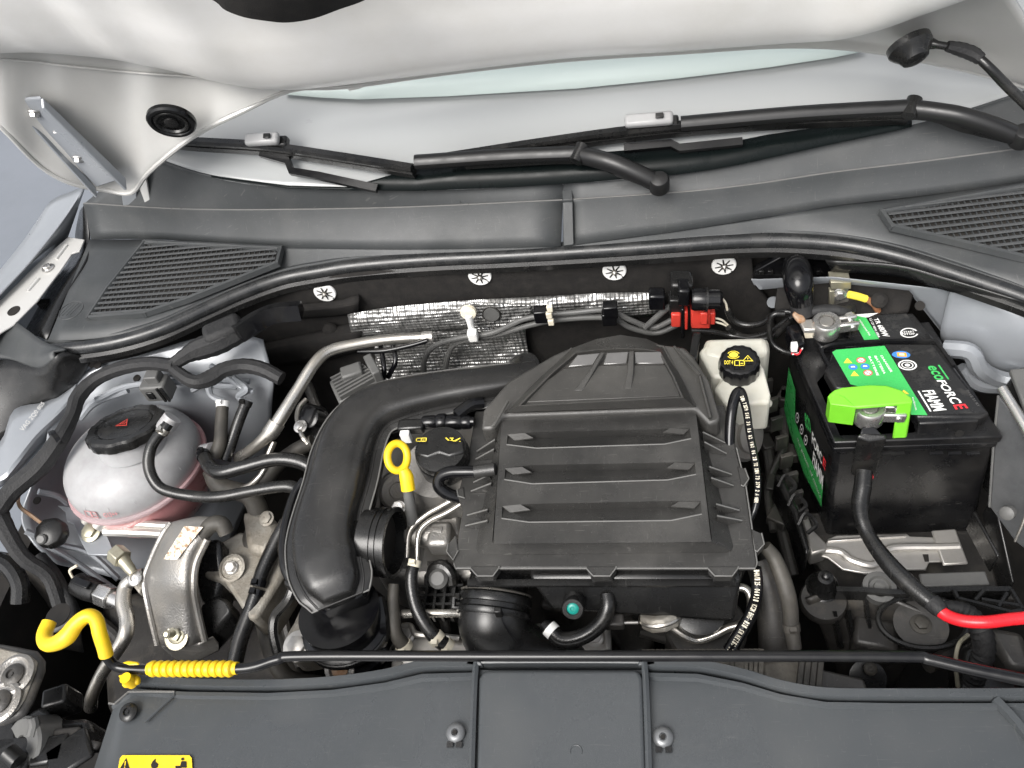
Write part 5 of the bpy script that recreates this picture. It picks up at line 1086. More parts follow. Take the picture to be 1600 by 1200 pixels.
# ================================================================== BRAKE FLUID TANK
t = thing('brake_fluid_tank', 'creamy white brake fluid tank with a black screw cap left of the battery', 'fluid tank', U(1160, 650, .80))
ob('rear_block', g_slab(P('F', (885, 520), (1230, 510), (1245, 590), (1180, 620), (1000, 650), (870, 620), z=.865), .09), 'brake', t, bev=.008, segs=3)
ob('front_block', g_slab(P('F', (850, 600, .862), (890, 555, .866), (1140, 560, .866), (1215, 690, .862), (1250, 830, .855), (1245, 880, .852), (1010, 895, .852), (935, 800, .857), (985, 735, .862), (930, 740, .862)), .055), 'brake', t, bev=.008, segs=3)
ob('seam', g_slab(P('F', (1000, 895, .828), (990, 915, .826), (1255, 895, .826), (1262, 870, .828), (1240, 850, .83), (1010, 880, .83)), .005), 'brake', t, bev=.002)
ob('side_block', g_slab(P('F', (1150, 520), (1240, 520), (1248, 600), (1170, 600), z=.85), .07), 'brake', t, bev=.006)
ob('strap', g_box(U(*px('F', 832, 590), .862), (.010, .045, .02), rz=-.2), 'black', t, bev=.002)
cc = U(*px('F', 1078, 640), .882); kk = 31.5*mpp(cc)
cap = ob('cap', g_lathe([(kk*1.0, -.024), (kk*1.02, -.022), (kk*1.02, -.008), (kk*.96, -.001), (kk*.86, 0), (kk*.84, -.0015)], cc, (0, -.03, 1), 60, flute=30, fa=-.035), 'gloss', t)
bq = lambda x0, x1, y0, y1: P('F', (x0, y1), (x1, y1), (x1, y0), (x0, y0), z=.8835)
ob('brake_symbol', g_mark(bq(1008, 1082, 594, 640), [circ(.5, .5, .33, 20)]+ringp(.5, .5, .48, .07, 20, 20, 160)+ringp(.5, .5, .48, .07, 20, 200, 340)), 'yprint', cap)
ob('warning_symbol', g_mark(bq(1092, 1155, 618, 652), [[(0, 0), (1, 0), (.86, .12), (.16, .12)], [(0, 0), (.16, .12), (.5, .85), (.5, 1)], [(1, 0), (.5, 1), (.5, .85), (.86, .12)], [(.46, .3), (.54, .3), (.54, .6), (.46, .6)]]), 'yprint', cap)
ob('book_symbol', g_mark(bq(1048, 1108, 645, 678), [[(0, 0), (1, 0), (1, .14), (0, .14)], [(0, .86), (1, .86), (1, 1), (0, 1)], [(0, 0), (.1, 0), (.1, 1), (0, 1)], [(.9, 0), (1, 0), (1, 1), (.9, 1)], [(.46, 0), (.54, 0), (.54, 1), (.46, 1)], [(.6, .35), (.85, .35), (.85, .5), (.6, .5)]]), 'yprint', cap)
ob('lettering', g_text('DOT 4', bq(995, 1042, 648, 670), .0006), 'yprint', cap)

# ================================================================== FUEL LINES & CONNECTORS ON THE FIREWALL
t = thing('fuel_line', 'pair of grey fuel lines running along the foil to the red connector', 'pipe', U(660, 600, .84))
ob('tube', g_tube([*fw((662, 592), (664, 560), (680, 540), (720, 528), (770, 520), (815, 500), (850, 493), (900, 488), (950, 485), (985, 500), (1020, 512), (1050, 500), y=.825)], rp=4.5, seg=10), 'grey', t)
ob('tube', g_tube([*fw((696, 580), (700, 556), (716, 535), (780, 522), (828, 508), (870, 500), (920, 496), (960, 498), (985, 512), (1025, 520), (1058, 508), y=.828)], rp=4.5, seg=10), 'grey', t)
ob('tube', g_tube([*fw((1008, 512), (1030, 492), (1048, 478), (1070, 470), y=.822)], rp=5, seg=10), 'grey', t)
for x, y in ((846, 491), (954, 484), (952, 495)): ob('pipe_holder', g_box(fw((x, y), y=.818)[0], (.020, .016, .022)), 'gloss', t, bev=.002)
for x, y in ((859, 482), (858, 492), (861, 503)): ob('pale_clip', g_box(fw((x, y), y=.806)[0], (.008, .006, .010)), 'clip', t, bev=.001)
t = thing('white_clip', 'white plastic clip hanging in front of the foil heat shield', 'clip', fw((735, 520), y=.82)[0])
a, b = fw((732, 492), (738, 518), y=.826)
ob('stem', g_tube([a, b], r=[.006, .0045], seg=12, n=3), 'white', t); ob('head', g_lathe([(.012, 0), (.011, .004), (.004, .006)], a+Vector((0, .004, .002)), (0, -1, .2), 20), 'clip', t)
ob('clip_block', g_box(fw((739, 524), y=.818)[0], (.014, .012, .018)), 'white', t, bev=.002)
t = thing('red_connector', 'red quick connector plugged below the black valve by the back wall', 'connector', U(1090, 505, .86))
cy = .80
def fb(x0, y0, x1, y1, dpt, y, m, name, parent, bev=.002):
    a, b, c, d_ = fw((x0, y0), (x1, y0), (x1, y1), (x0, y1), y=y)
    return ob(name, g_slab([a, b, c, d_], dpt, (0, 1, 0)), m, parent, bev=bev)
fb(1049, 492, 1064, 512, .025, cy, 'red', 'left_plug', t); fb(1068, 488, 1075, 516, .03, cy, 'red', 'collar', t)
fb(1080, 484, 1110, 514, .03, cy-.004, 'red', 'body', t); fb(1108, 490, 1118, 508, .022, cy, 'red', 'neck', t); fb(1094, 490, 1106, 508, .006, cy-.010, 'red', 'latch', t)
fb(1064, 484, 1070, 530, .02, cy-.002, 'gloss', 'black_clip', t)
ob('pink_wire', [g_tube([*fw((1116, 497), (1128, 500), (1140, 510), y=cy+.008)], r=.0014, seg=6), g_tube([*fw((1116, 503), (1128, 506), (1140, 512), y=cy+.008)], r=.0014, seg=6)], 'clip', t)
t = thing('black_valve', 'black solenoid valve with bracket above the red connector', 'valve', U(1080, 470, .88))
fb(1014, 464, 1040, 486, .02, cy+.01, 'gloss', 'left_plug', t, .003); fb(1046, 470, 1068, 498, .02, cy+.005, 'black', 'bracket', t); fb(1048, 446, 1084, 470, .03, cy+.01, 'black', 'mount_plate', t, .004)
fb(1060, 455, 1078, 480, .025, cy-.004, 'gloss', 'valve_core', t, .003)
a, b = fw((1080, 468), (1128, 468), y=cy-.002); d = b-a
ob('barrel', g_lathe([(.013, 0), (.015, .004), (.015, d.length*.5), (.013, d.length*.52), (.013, d.length*.9), (.010, d.length)], a, d, 24), 'gloss', t)
ob('barrel_ring', g_lathe([(.0165, d.length*.45), (.0165, d.length*.52)], a, d, 24), 'black', t)
ob('wire', g_tube([*fw((1128, 466), (1134, 474), (1137, 488), y=cy)], r=.0016, seg=6), 'clip', t)
def cable(label, pts, rp=5, m='rubber', y=None): 
    pts = [UY(a, b, c) for a, b, c in pts]; tt = hose('cable', pts, rp, m, label, 'cable'); return tt
cable('upper black cable sagging right of the black valve', [(1136, 484, .80), (1145, 500, .80), (1165, 508, .795), (1190, 505, .79), (1210, 492, .79), (1230, 487, .79), (1250, 495, .78)])
cable('middle black cable from the red connector to the battery corner', [(1138, 512, .80), (1150, 522, .80), (1172, 527, .79), (1200, 520, .785), (1222, 505, .785), (1240, 494, .785)])
cable('long low black cable under the red connector', [(1080, 516, .80), (1110, 518, .80), (1140, 524, .80), (1180, 530, .785), (1205, 527, .78), (1220, 515, .78), (1235, 500, .78)])
cable('black cable looping down to the small battery sensor plug', [(1226, 490, .775), (1208, 492, .775), (1202, 510, .77), (1206, 535, .76), (1222, 548, .75), (1240, 553, .742)], 4.5)
# black elbow and gaiter on the bulkhead
t = thing('bulkhead_elbow', 'glossy black rubber elbow coming through the bulkhead above the battery', 'elbow', U(1245, 470, .88))
ob('backing_plate', g_slab(fw((1176, 436), (1180, 424), (1225, 398), (1290, 400), (1308, 425), (1307, 438), y=.862), .012, (0, 1, 0)), 'gloss', t, bev=.002)
for x in (1186, 1200, 1276, 1298): fb(x, 424, x+9, 430, .004, .858, 'black', 'clip_lug', t, .001)
ob('elbow', g_tube([*fw((1243, 412), y=.85), *fw((1245, 425), y=.81), *fw((1248, 445), y=.785), *fw((1252, 470), y=.78)], rp=[19, 23, 23, 19], seg=20), 'gloss', t)
ob('elbow_nose', g_box(fw((1245, 408), y=.845)[0], (.022, .016, .02)), 'black', t, bev=.004)
ob('sleeve', g_tube([*fw((1251, 465), y=.782), *fw((1254, 490), y=.775)], rp=[16, 18], seg=16, n=2), 'tape', t)
ob('pale_strip', g_slab(fw((1174, 437), (1178, 446), (1235, 450), (1235, 441), y=.855), .003, (0, 1, 0)), 'paint', t, bev=.001)
# dark channel top right
t = thing('bulkhead_channel', 'dark grimy channel under the seal behind the battery at top right', 'channel', U(1400, 430, .89))
ob('channel', g_patch([P('O', (1290, 408, .92), (1400, 415, .92), (1480, 436, .92), (1600, 474, .92)), P('O', (1300, 425, .90), (1400, 432, .90), (1480, 455, .90), (1600, 478, .905))], 5, 3), 'black', t, thick=.003)
# small angle bracket with yellow cable
t = thing('earth_bracket', 'zinc earth bracket with a yellow-brown cable behind the battery', 'bracket', U(1312, 480, .86))
fb(1298, 441, 1330, 452, .02, .80, 'zinc', 'top_flange', t, .001); fb(1303, 450, 1326, 486, .004, .806, 'stamp', 'plate', t, .001); fb(1296, 455, 1304, 480, .008, .80, 'zinc', 'side_wing', t, .001)
ob('nut', g_bolt(fw((1311, 460), y=.803)[0], (0, -1, .2), .006, .006), 'bright', t)
ob('cable', g_tube([*fw((1326, 460), (1340, 463), (1353, 467), y=.79)], rp=6, seg=10), 'yprint', t); ob('cable_sleeve', g_tube([*fw((1352, 466), (1365, 475), (1372, 486), y=.79)], rp=5, seg=10), 'brown', t)

# ================================================================== BATTERY
bt = thing('car_battery', 'black car battery with green and white labels at the right of the bay', 'battery', U(1400, 835, .66))
zt = .85
nl, nr, fr_, fl_ = P('O', (1303, 692), (1568, 682), (1452, 502), (1227, 516), z=zt-.012)
ctr = (nl+nr+fr_+fl_)/4
ins = lambda p, k: ctr+(p-ctr)*k
tc_ = [ins(p, .955) for p in (nl, nr, fr_, fl_)]; b0, b1 = UY(1291, 838, nl.y+.012), UY(1521, 832, nl.y+.012)
bc_ = [b0, b1, b1+(tc_[2]-tc_[1])*.96, b0+(tc_[3]-tc_[0])*.96]
ob('case', (tc_+bc_, [(0, 1, 2, 3), (7, 6, 5, 4), (0, 4, 5, 1), (1, 5, 6, 2), (2, 6, 7, 3), (3, 7, 4, 0)]), 'batt', bt, bev=.006, segs=3)

ob('lid_skirt', g_slab([nl, nr, fr_, fl_], .012), 'batt', bt, bev=.002)
ob('case_rim', g_slab([ins(p-Vector((0, 0, .014)), .985) for p in (nl, nr, fr_, fl_)], .010), 'batt', bt, bev=.002)
def mq(x, y, z): return U(*px('M', x, y), z)
# lid upper levels
ob('rear_deck', g_slab([mq(285, 150, zt), mq(465, 150, zt), mq(455, 60, zt), mq(470, 35, zt), mq(780, 25, zt), mq(905, 180, zt), mq(320, 200, zt)], .012), 'batt', bt, bev=.003)
ob('main_deck', g_slab([mq(380, 200, zt+.006), mq(640, 175, zt+.006), mq(900, 180, zt+.006), mq(1160, 525, zt+.006), mq(1110, 545, zt+.006), mq(800, 545, zt+.006), mq(700, 440, zt+.006), mq(395, 400, zt+.006), mq(345, 310, zt+.006)], .018), 'batt', bt, bev=.003)
ob('front_block', g_slab([mq(810, 575, zt+.004), mq(1105, 560, zt+.004), mq(1100, 530, zt+.004), mq(790, 535, zt+.004)], .022, (0, -.15, -1)), 'batt', bt, bev=.002)
ob('vent_hole', g_lathe([(.0048, 0), (.0048, .001)], mq(1000, 600, zt-.003)+Vector((0, -.006, 0)), (0, -1, .2), 16), 'dark', bt)
# recessed handle track
hd = [mq(385, 320, zt+.004), mq(330, 225, zt+.007), mq(350, 195, zt+.008), mq(420, 180, zt+.008), mq(640, 165, zt+.008), mq(850, 165, zt+.008), mq(900, 180, zt+.008), mq(980, 290, zt+.007)]
ob('handle', g_sweep(hd, [(-.0022, -.004), (-.0018, .0012), (.0018, .0012), (.0022, -.004)], 3), 'batt', bt)
# latches at the rim
for x in (620, 680, 870, 960, 1050):
    ob('rim_rib', g_box(mq(x+20, 712, zt-.03)+Vector((0, -.003, 0)), (.014, .004, .003)), 'batt', bt)
zl_ = zt+.0063
lab = [mq(470, 40, zt+.0004), mq(775, 30, zt+.0004), mq(880, 172, zt+.0004), mq(530, 172, zt+.0004)]
blk = ob('black_label', g_slab([mq(x, y, zl_) for x, y in ((640, 185), (870, 185), (1140, 520), (850, 532))], .0003), 'blabel', bt)
blk2 = ob('black_label', g_slab([mq(x, y, zt+.0004) for x, y in ((560, 40), (745, 32), (860, 165), (615, 165))], .0003), 'blabel', bt)
gr = ob('green_label', g_slab([mq(x, y, zl_+.0002) for x, y in ((380, 222), (400, 210), (638, 190), (850, 532), (770, 530), (700, 440), (470, 380))], .0003), 'green', bt)
gr2 = ob('green_label', g_slab([mq(x, y, zt+.0005) for x, y in ((470, 37), (545, 48), (613, 160), (540, 165))], .0003), 'green', bt)
wh = ob('white_label', g_slab([mq(x, y, zt+.0007) for x, y in ((472, 37), (608, 28), (560, 48), (545, 50))], .0003), 'white', bt)
def mtext(s, a, b, c, d_, z, m, parent, nm='lettering'):   # a=BL b=BR c=TR d=TL in M zoom
    ob(nm, g_text(s, [mq(*a, z), mq(*b, z), mq(*c, z), mq(*d_, z)], .0006), m, parent)
mtext('eco', (846, 292), (890, 362), (936, 359), (886, 290), zl_, 'green', blk)
mtext('FORC', (893, 362), (968, 478), (1022, 474), (935, 362), zl_, 'white', blk)
mtext('E', (975, 484), (988, 506), (1052, 500), (1035, 478), zl_, 'redprint', blk)
mtext('FIAMM', (822, 414), (880, 515), (945, 508), (880, 410), zl_, 'white', blk)
ob('underline', g_mark([mq(x, y, zl_) for x, y in ((800, 414), (862, 516), (870, 515), (808, 413))], [[(0, 0), (1, 0), (1, 1), (0, 1)]]), 'white', blk)
ob('overline', g_mark([mq(x, y, zl_) for x, y in ((900, 286), (950, 357), (958, 357), (909, 286))], [[(0, 0), (1, 0), (1, 1), (0, 1)]]), 'green', blk)
q = [mq(x, y, zl_) for x, y in ((708, 312), (805, 312), (790, 260), (700, 262))]
ob('round_symbol', g_mark(q, ringp(.5, .5, .5, .09, 28)+ringp(.5, .5, .32, .06, 24)+[circ(.5, .5, .14, 14)]), 'white', blk)
q = [mq(x, y, zl_) for x, y in ((672, 250), (768, 255), (762, 218), (676, 216))]
ob('gauge_sticker', g_mark(q, [circ(.5, .5, .5, 24)]), 'blueprint', blk); ob('gauge_sticker', g_mark(q, [[(.3, .2), (.8, .2), (.78, .75), (.26, .75)]], .0008), 'orangeprint', blk)
ob('gauge_sticker', g_mark(q, [[(.42, .35), (.68, .35), (.66, .6), (.4, .6)]], .0011), 'white', blk)
mtext('TR 680W', (583, 58), (630, 148), (665, 146), (605, 55), zt+.0007, 'white', blk2); mtext('L2 12V 68Ah 680A', (562, 58), (606, 152), (618, 150), (574, 56), zt+.0007, 'white', blk2)
q = [mq(x, y, zt+.0007) for x, y in ((718, 155), (812, 148), (796, 102), (712, 104))]
ob('start_stop_symbol', g_mark(q, ringp(.5, .5, .5, .09, 28, 20, 340)+[[(.0, .40), (.12, .62), (.2, .40)]]), 'white', blk2)
ob('lettering', g_text('START', [bil(q, .2, .5), bil(q, .8, .5), bil(q, .8, .68), bil(q, .2, .68)], .0006), 'white', blk2); ob('lettering', g_text('STOP', [bil(q, .2, .28), bil(q, .8, .28), bil(q, .8, .46), bil(q, .2, .46)], .0006), 'white', blk2)
for i, (x, y, m) in enumerate(((456, 264, 'yprint'), (522, 263, 'redprint'), (482, 296, 'blueprint'), (542, 293, 'blueprint'), (490, 328, 'yprint'), (556, 325, 'redprint'))):
    q = [mq(a, b, zl_+.0003) for a, b in ((x-22, y+14), (x+26, y+14), (x+20, y-14), (x-24, y-14))]
    if m == 'yprint': ob('hazard_symbol', g_mark(q, [[(.05, .05), (.95, .05), (.5, .95)]]), m, gr)
    elif m == 'redprint':
        ob('hazard_symbol', g_mark(q, [circ(.5, .5, .5, 18)], .0004), 'white', gr); ob('hazard_symbol', g_mark(q, ringp(.5, .5, .5, .12, 18)+[[(.2, .74), (.26, .8), (.8, .26), (.74, .2)]], .0008), m, gr)
    else:
        ob('hazard_symbol', g_mark(q, [circ(.5, .5, .5, 18)], .0004), m, gr); ob('hazard_symbol', g_mark(q, [[(.25, .4), (.75, .4), (.7, .62), (.3, .62)]], .0008), 'white', gr)
for i, s_ in enumerate(('BATTERIE', 'BATTERIA', 'DANGER')):
    mtext(s_, (556+i*30, 244-i*2), (600+i*34, 340-i*8), (612+i*34, 338-i*8), (568+i*30, 243-i*2), zl_+.0003, 'white', gr)
mtext('www.fiamm.com', (772, 444), (790, 510), (800, 506), (784, 446), zl_+.0003, 'white', gr)
mtext('maintenance free', (508, 62), (562, 142), (574, 140), (520, 60), zt+.0008, 'white', gr2)
q = [mq(x, y, zl_+.0003) for x, y in ((712, 430), (760, 430), (750, 408), (716, 408))]; ob('hazard_symbol', g_mark(q, [[(0, .0), (1, 0), (.5, 1)]]), 'yprint', gr)
mtext('01 LE 51 K1', (1040, 412), (1095, 490), (1106, 486), (1052, 408), zl_, 'grey', bt, 'stamped_letters')
# side label on the left face of the case
sp = ins(nl, .955)+Vector((.0, 0, -.02)); sq = ins(fl_, .955)+Vector((0, 0, -.02)); dn_ = (bc_[0]-tc_[0])
sn = (sq-sp).cross(dn_).normalized(); sn = sn if sn.x < 0 else -sn
sp = sp+sn*.0015
def sm(x, y): return UP(*px('M', x, y), sp, sn)
sg = ob('side_green_label', g_mark([sm(0, 0), sm(10, 0), sm(10, 10), sm(0, 10)], []) if False else ([sm(*q) for q in ((165, 295), (198, 410), (196, 560), (258, 720), (335, 880), (326, 985), (240, 820), (165, 600), (142, 500))], [tuple(range(9))]), 'green', bt, kind='open')
def stext(s, a, b, c, d_, m): ob('side_lettering', g_text(s, [sm(*a), sm(*b), sm(*c), sm(*d_)], .0008), m, bt)
stext('eco', (250, 590), (280, 625), (272, 548), (246, 512), 'green'); stext('FORC', (282, 668), (333, 778), (333, 728), (284, 608), 'white'); stext('E', (336, 778), (348, 808), (354, 766), (340, 732), 'redprint')
stext('FIAMM', (284, 770), (334, 900), (340, 832), (290, 706), 'white')
stext('the power of nature', (205, 650), (325, 950), (330, 935), (212, 638), 'white')
for x, y in ((210, 545), (232, 602), (252, 655)):
    q = [sm(x-9, y+28), sm(x+9, y+24), sm(x+9, y-28), sm(x-9, y-24)]; ob('side_symbol', g_mark(q, ringp(.5, .5, .5, .12, 18)+[circ(.5, .5, .15, 10)], .0008), 'white', bt)

# terminals and clamps
def clampset(label, c, dirx, name='battery_clamp'):
    k = thing(name, label, 'battery clamp', c)
    ob('collar', g_lathe([(.0165, -.012), (.0175, -.010), (.0175, .008), (.0155, .011), (.0105, .011), (.0100, .006)], c, (0, 0, 1), 32), 'bright', k)
    ob('post', g_lathe([(.0095, -.01), (.0088, .009), (.008, .010)], c, (0, 0, 1), 24), 'alu', k)
    d = Vector(dirx).normalized(); s_ = d.cross(Vector((0, 0, 1)))
    ob('jaw', g_box(c+d*.026+s_*.006, (.026, .006, .014), xdir=d), 'bright', k, bev=.002); ob('jaw', g_box(c+d*.026-s_*.006, (.026, .006, .014), xdir=d), 'bright', k, bev=.002)
    ob('clamp_bolt', g_bolt(c+d*.031-s_*.009+Vector((0, 0, 0)), s_*-1, .0068, .008, 1.25)+[g_lathe([(.0035, -.02), (.0035, .014)], c+d*.031-s_*.009, s_*-1, 12)], 'bright', k)
    return k
c1 = clampset('bright clamp on the near terminal below the lime green cover', mq(560, 520, zt+.016), (1, -.1, 0))
c2 = clampset('pale clamp on the far terminal at the back left of the battery', mq(348, 95, zt+.016), (1, .1, 0))
t = thing('battery_sensor', 'pale metal current sensor bar beside the far battery clamp', 'sensor', mq(240, 100, zt+.02))
ob('bar', g_slab([mq(215, 60, zt+.022), mq(290, 55, zt+.022), mq(312, 95, zt+.022), mq(300, 110, zt+.022), mq(240, 112, zt+.022)], .007), 'stamp', t, bev=.002)
ob('tab', g_slab([mq(182, 30, zt+.030), mq(195, 14, zt+.030), mq(225, 14, zt+.030), mq(252, 60, zt+.026), mq(215, 70, zt+.026)], .006), 'rust', t, bev=.002)
ob('tab', g_slab([mq(240, 112, zt+.020), mq(300, 108, zt+.020), mq(302, 142, zt+.006), mq(246, 144, zt+.006)], .004), 'clip', t, bev=.001)
ob('plug', g_slab([mq(150, 90, zt+.014), mq(215, 75, zt+.014), mq(250, 175, zt+.010), mq(200, 195, zt+.010)], .025), 'gloss', t, bev=.003)
ob('white_lock', g_box(mq(192, 196, zt+.010), (.008, .008, .012)), 'white', t, bev=.001)
ob('red_wire', g_tube([mq(178, 228, zt-.002), mq(212, 232, zt-.002), mq(228, 208, zt+.002)], r=.0012, seg=6), 'redcable', t)
ob('white_wire', g_tube([mq(182, 232, zt-.002), mq(216, 226, zt-.002), mq(234, 200, zt+.002)], r=.0011, seg=6), 'white', t)
hose('battery_cable', [mq(250, 30, zt+.02), mq(300, 18, zt+.024), mq(370, 12, zt+.024), mq(440, 22, zt+.02), mq(470, 10, zt+.01)], 9, 'tape', 'thick taped cable lying behind the far battery clamp', 'cable')
# lime terminal cover
t = thing('terminal_cover', 'lime green plastic cover bridging the near battery terminal', 'terminal cover', mq(560, 500, zt+.01))
zc_ = .888
top = [(372, 435, zc_-.004), (395, 408, zc_), (430, 395, zc_+.002), (540, 382, zc_+.003), (640, 382, zc_+.003), (720, 400, zc_+.002), (776, 440, zc_), (775, 458, zc_), (640, 468, zc_+.001), (500, 476, zc_+.001), (455, 485, zc_), (430, 470, zc_)]
ob('roof', g_slab([mq(360, 430, zc_-.003), mq(390, 405, zc_), mq(430, 392, zc_+.002), mq(560, 380, zc_+.004), mq(650, 382, zc_+.004), mq(720, 405, zc_+.002), mq(776, 445, zc_), mq(776, 470, zc_), mq(500, 492, zc_), mq(370, 470, zc_-.003)], .006), 'lime', t, bev=.0035, segs=4)
ob('left_wall', g_slab([mq(358, 438, zc_-.003), mq(372, 478, zc_-.003), mq(500, 494, zc_), mq(492, 486, zc_), mq(440, 440, zc_), mq(380, 420, zc_-.002)], .034, (0.02, -.02, -1), 1.0), 'lime', t, bev=.004, segs=3)
ob('right_leg', g_slab([mq(700, 472, zc_), mq(776, 468, zc_), mq(777, 450, zc_), mq(705, 456, zc_)], .058, (0.0, -.25, -1)), 'lime', t, bev=.002)
# positive cable lug, sleeve and red cable
t = thing('positive_cable', 'thick black sleeved battery cable turning bright red at the right edge', 'cable', U(1470, 960, .78))
ob('lug', g_slab([mq(525, 590, .862), mq(590, 588, .862), mq(640, 640, .853), mq(632, 658, .850), mq(560, 665, .850), mq(512, 650, .853)], .012), 'gloss', t, bev=.003)
ob('lug_boot', g_slab([mq(500, 640, .856), mq(515, 620, .858), mq(645, 626, .857), mq(650, 652, .854), mq(560, 664, .852)], .074, (0, -.03, -1), .92), 'rubber', t, bev=.006, segs=3)
ob('red_mark', g_box(mq(555, 835, .803), (.012, .006, .004)), 'redcable', t, bev=.001)
ob('sleeve', g_tube(P('O', (1350, 736, .815), (1348, 760, .808), (1344, 785, .80), (1346, 810, .795), (1356, 835, .79), (1372, 860, .79), (1392, 885, .79), (1415, 908, .79), (1440, 930, .79), (1462, 947, .79)), rp=[13, 13.5, 13.5, 12, 11.5, 12.5, 14, 14.5, 14, 13], seg=16, n=5), 'rubber', t)
ob('sleeve_tape', g_tube(P('O', (1455, 940, .791), (1466, 950, .791), (1472, 956, .791)), rp=[14.5, 14, 12], seg=12, n=3), 'tape', t)
ob('red_core', g_tube(P('O', (1464, 950, .79), (1480, 962, .79), (1505, 970, .795), (1540, 972, .80), (1575, 968, .80), (1605, 965, .80), (1650, 960, .80), (1760, 950, .79), (1860, 990, .70)), rp=10, seg=16), 'redcable', t)

# ================================================================== BATTERY TRAY AREA
t = thing('hold_down_plate', 'stamped bright metal clamp plate in front of the battery foot', 'plate', U(1390, 870, .66))
zq = .645
def lq_(x, y, z=zq): return U(*px('L', x, y), z)
ob('plate', g_slab([lq_(*q) for q in ((430, 185), (470, 168), (800, 160), (815, 172), (970, 178), (1030, 170), (1046, 200), (1056, 290), (905, 295), (890, 330), (740, 330), (690, 350), (600, 348), (500, 330), (430, 275), (350, 255), (350, 225), (420, 210))], .004), 'stamp', t, bev=.0015)
ob('raised_bead', g_tube([lq_(360, 240, zq+.001), lq_(480, 245, zq+.002), lq_(540, 285, zq+.002), lq_(640, 310, zq+.002), lq_(690, 260, zq+.002), lq_(740, 228, zq+.002), lq_(960, 225, zq+.002), lq_(1045, 222, zq+.002)], r=.0055, seg=10, n=4), 'stamp', t)
ob('rear_lip', g_slab([lq_(430, 185, zq), lq_(800, 160, zq), lq_(800, 172, zq+.003), lq_(430, 197, zq+.003)], .006), 'stamp', t, bev=.001)
ob('side_rail', g_slab([U(*px('L', 290, 55), .665), U(*px('L', 335, 65), .665), U(*px('L', 360, 140), .66), U(*px('L', 425, 205), .657), U(*px('L', 425, 240), .657), U(*px('L', 350, 262), .657), U(*px('L', 330, 160), .665)], .03), 'stamp', t, bev=.003)
ob('stamped_end', g_box(lq_(1000, 225, zq+.003), (.03, .05, .004), rz=.05), 'stamp', t, bev=.002)
ob('slot', g_slab([lq_(875, 258, zq+.001), lq_(902, 258, zq+.001), lq_(905, 292, zq+.001), lq_(885, 292, zq+.001)], .0006), 'dark', t)
t = thing('battery_tray', 'dusty black plastic battery tray with webs, ribs and bolt pockets', 'battery tray', U(1400, 960, .60))
ob('deck', g_slab([lq_(*q, .600) for q in ((340, 60), (1130, 60), (1230, 410), (1320, 430), (1320, 470), (470, 440), (360, 270))], .02), 'dirty', t, bev=.003)
ob('left_side', g_slab([U(*px('L', *q), .69) for q in ((178, -120), (215, -120), (300, 60), (345, 230), (330, 262), (262, 60))], .06), 'black', t, bev=.004)
ob('post', g_lathe([(.021, -.06), (.021, -.018), (.0175, -.016), (.0175, -.010), (.014, -.004), (.009, .012), (.005, .013), (.005, .020), (.002, .022)], lq_(415, 385, .70), (0, -.05, 1), 28), 'black', t)
ob('post_collar', g_lathe([(.028, -.03), (.028, -.022), (.026, -.018), (.020, -.018)], lq_(420, 440, .70), (0, -.05, 1), 32), 'dirty', t)
ob('front_shell', g_patch([[lq_(330, 470, .69), lq_(480, 425, .69), lq_(610, 430, .69), lq_(760, 480, .69), lq_(900, 545, .685), lq_(980, 590, .68)],
    [lq_(380, 560, .66), lq_(480, 520, .665), lq_(610, 520, .67), lq_(740, 560, .665), lq_(850, 640, .65), lq_(880, 640, .64)],
    [lq_(430, 700, .60), lq_(500, 700, .61), lq_(620, 700, .615), lq_(740, 710, .61), lq_(800, 740, .59), lq_(820, 740, .58)],
    [lq_(490, 880, .53), lq_(540, 890, .54), lq_(640, 900, .55), lq_(700, 900, .54), lq_(735, 900, .53), lq_(740, 890, .52)]], 5, 5), 'dirty', t, thick=.004, ang=45)
for a, b in (((455, 525, .69), (490, 700, .63)), ((520, 520, .69), (555, 700, .63)), ((598, 430, .70), (632, 700, .64))):
    p0, p1 = lq_(*a), lq_(*b); ob('web', g_slab([p0, p0+Vector((.004, 0, 0)), p1+Vector((.004, 0, 0)), p1], .03, (0, .5, -1)), 'black', t)
ob('top_bar', g_sweep([lq_(470, 425, .705), lq_(600, 428, .705), lq_(760, 440, .705), lq_(1020, 425, .70), lq_(1290, 425, .70)], [(-.003, -.02), (-.003, .003), (.003, .003), (.003, -.02)], 2), 'black', t)
c = lq_(672, 412, .700); ob('round_boss', g_lathe([(.019, -.01), (.019, .002), (.013, .003), (.011, -.001), (.007, -.001), (.006, .002)], c, (0, -.1, 1), 28), 'grey', t)
c = lq_(870, 580, .690); ob('pocket_rim', [g_tube([c+Vector((math.cos(a)*.048, math.sin(a)*.032, .004)) for a in [i*math.pi/10 for i in range(21)]], r=.0035, seg=7, n=2)], 'black', t)
ob('pocket_floor', g_lathe([(.030, 0), (.030, .002)], c-Vector((0, 0, .006)), (0, 0, 1), 28), 'dirty', t); ob('bolt', g_bolt(c+Vector((0, 0, -.004)), (0, 0, 1), .008, .007, 1.5), 'dusty', t)
ob('cutout_boss', g_lathe([(.022, 0), (.022, .004), (.016, .005)], lq_(615, 838, .60), (0, -.5, 1), 28), 'black', t); ob('screw', g_torx(lq_(630, 795, .62), (0, -.5, 1), .008), 'dusty', t)
ob('raised_label', g_box(lq_(1020, 378, .690), (.075, .018, .006), rz=.02), 'grey', t, bev=.002)
for a, b in (((1020, 425), (1040, 465)), ((1040, 465), (1290, 530)), ((1290, 530), (1345, 520)), ((1345, 520), (1290, 425)), ((1120, 475), (1160, 430)), ((1230, 505), (1270, 440)), ((1150, 470), (1330, 500))):
    ob('lattice_bar', g_tube([lq_(*a, .705), lq_(*b, .705)], r=.003, seg=6, n=1), 'black', t)
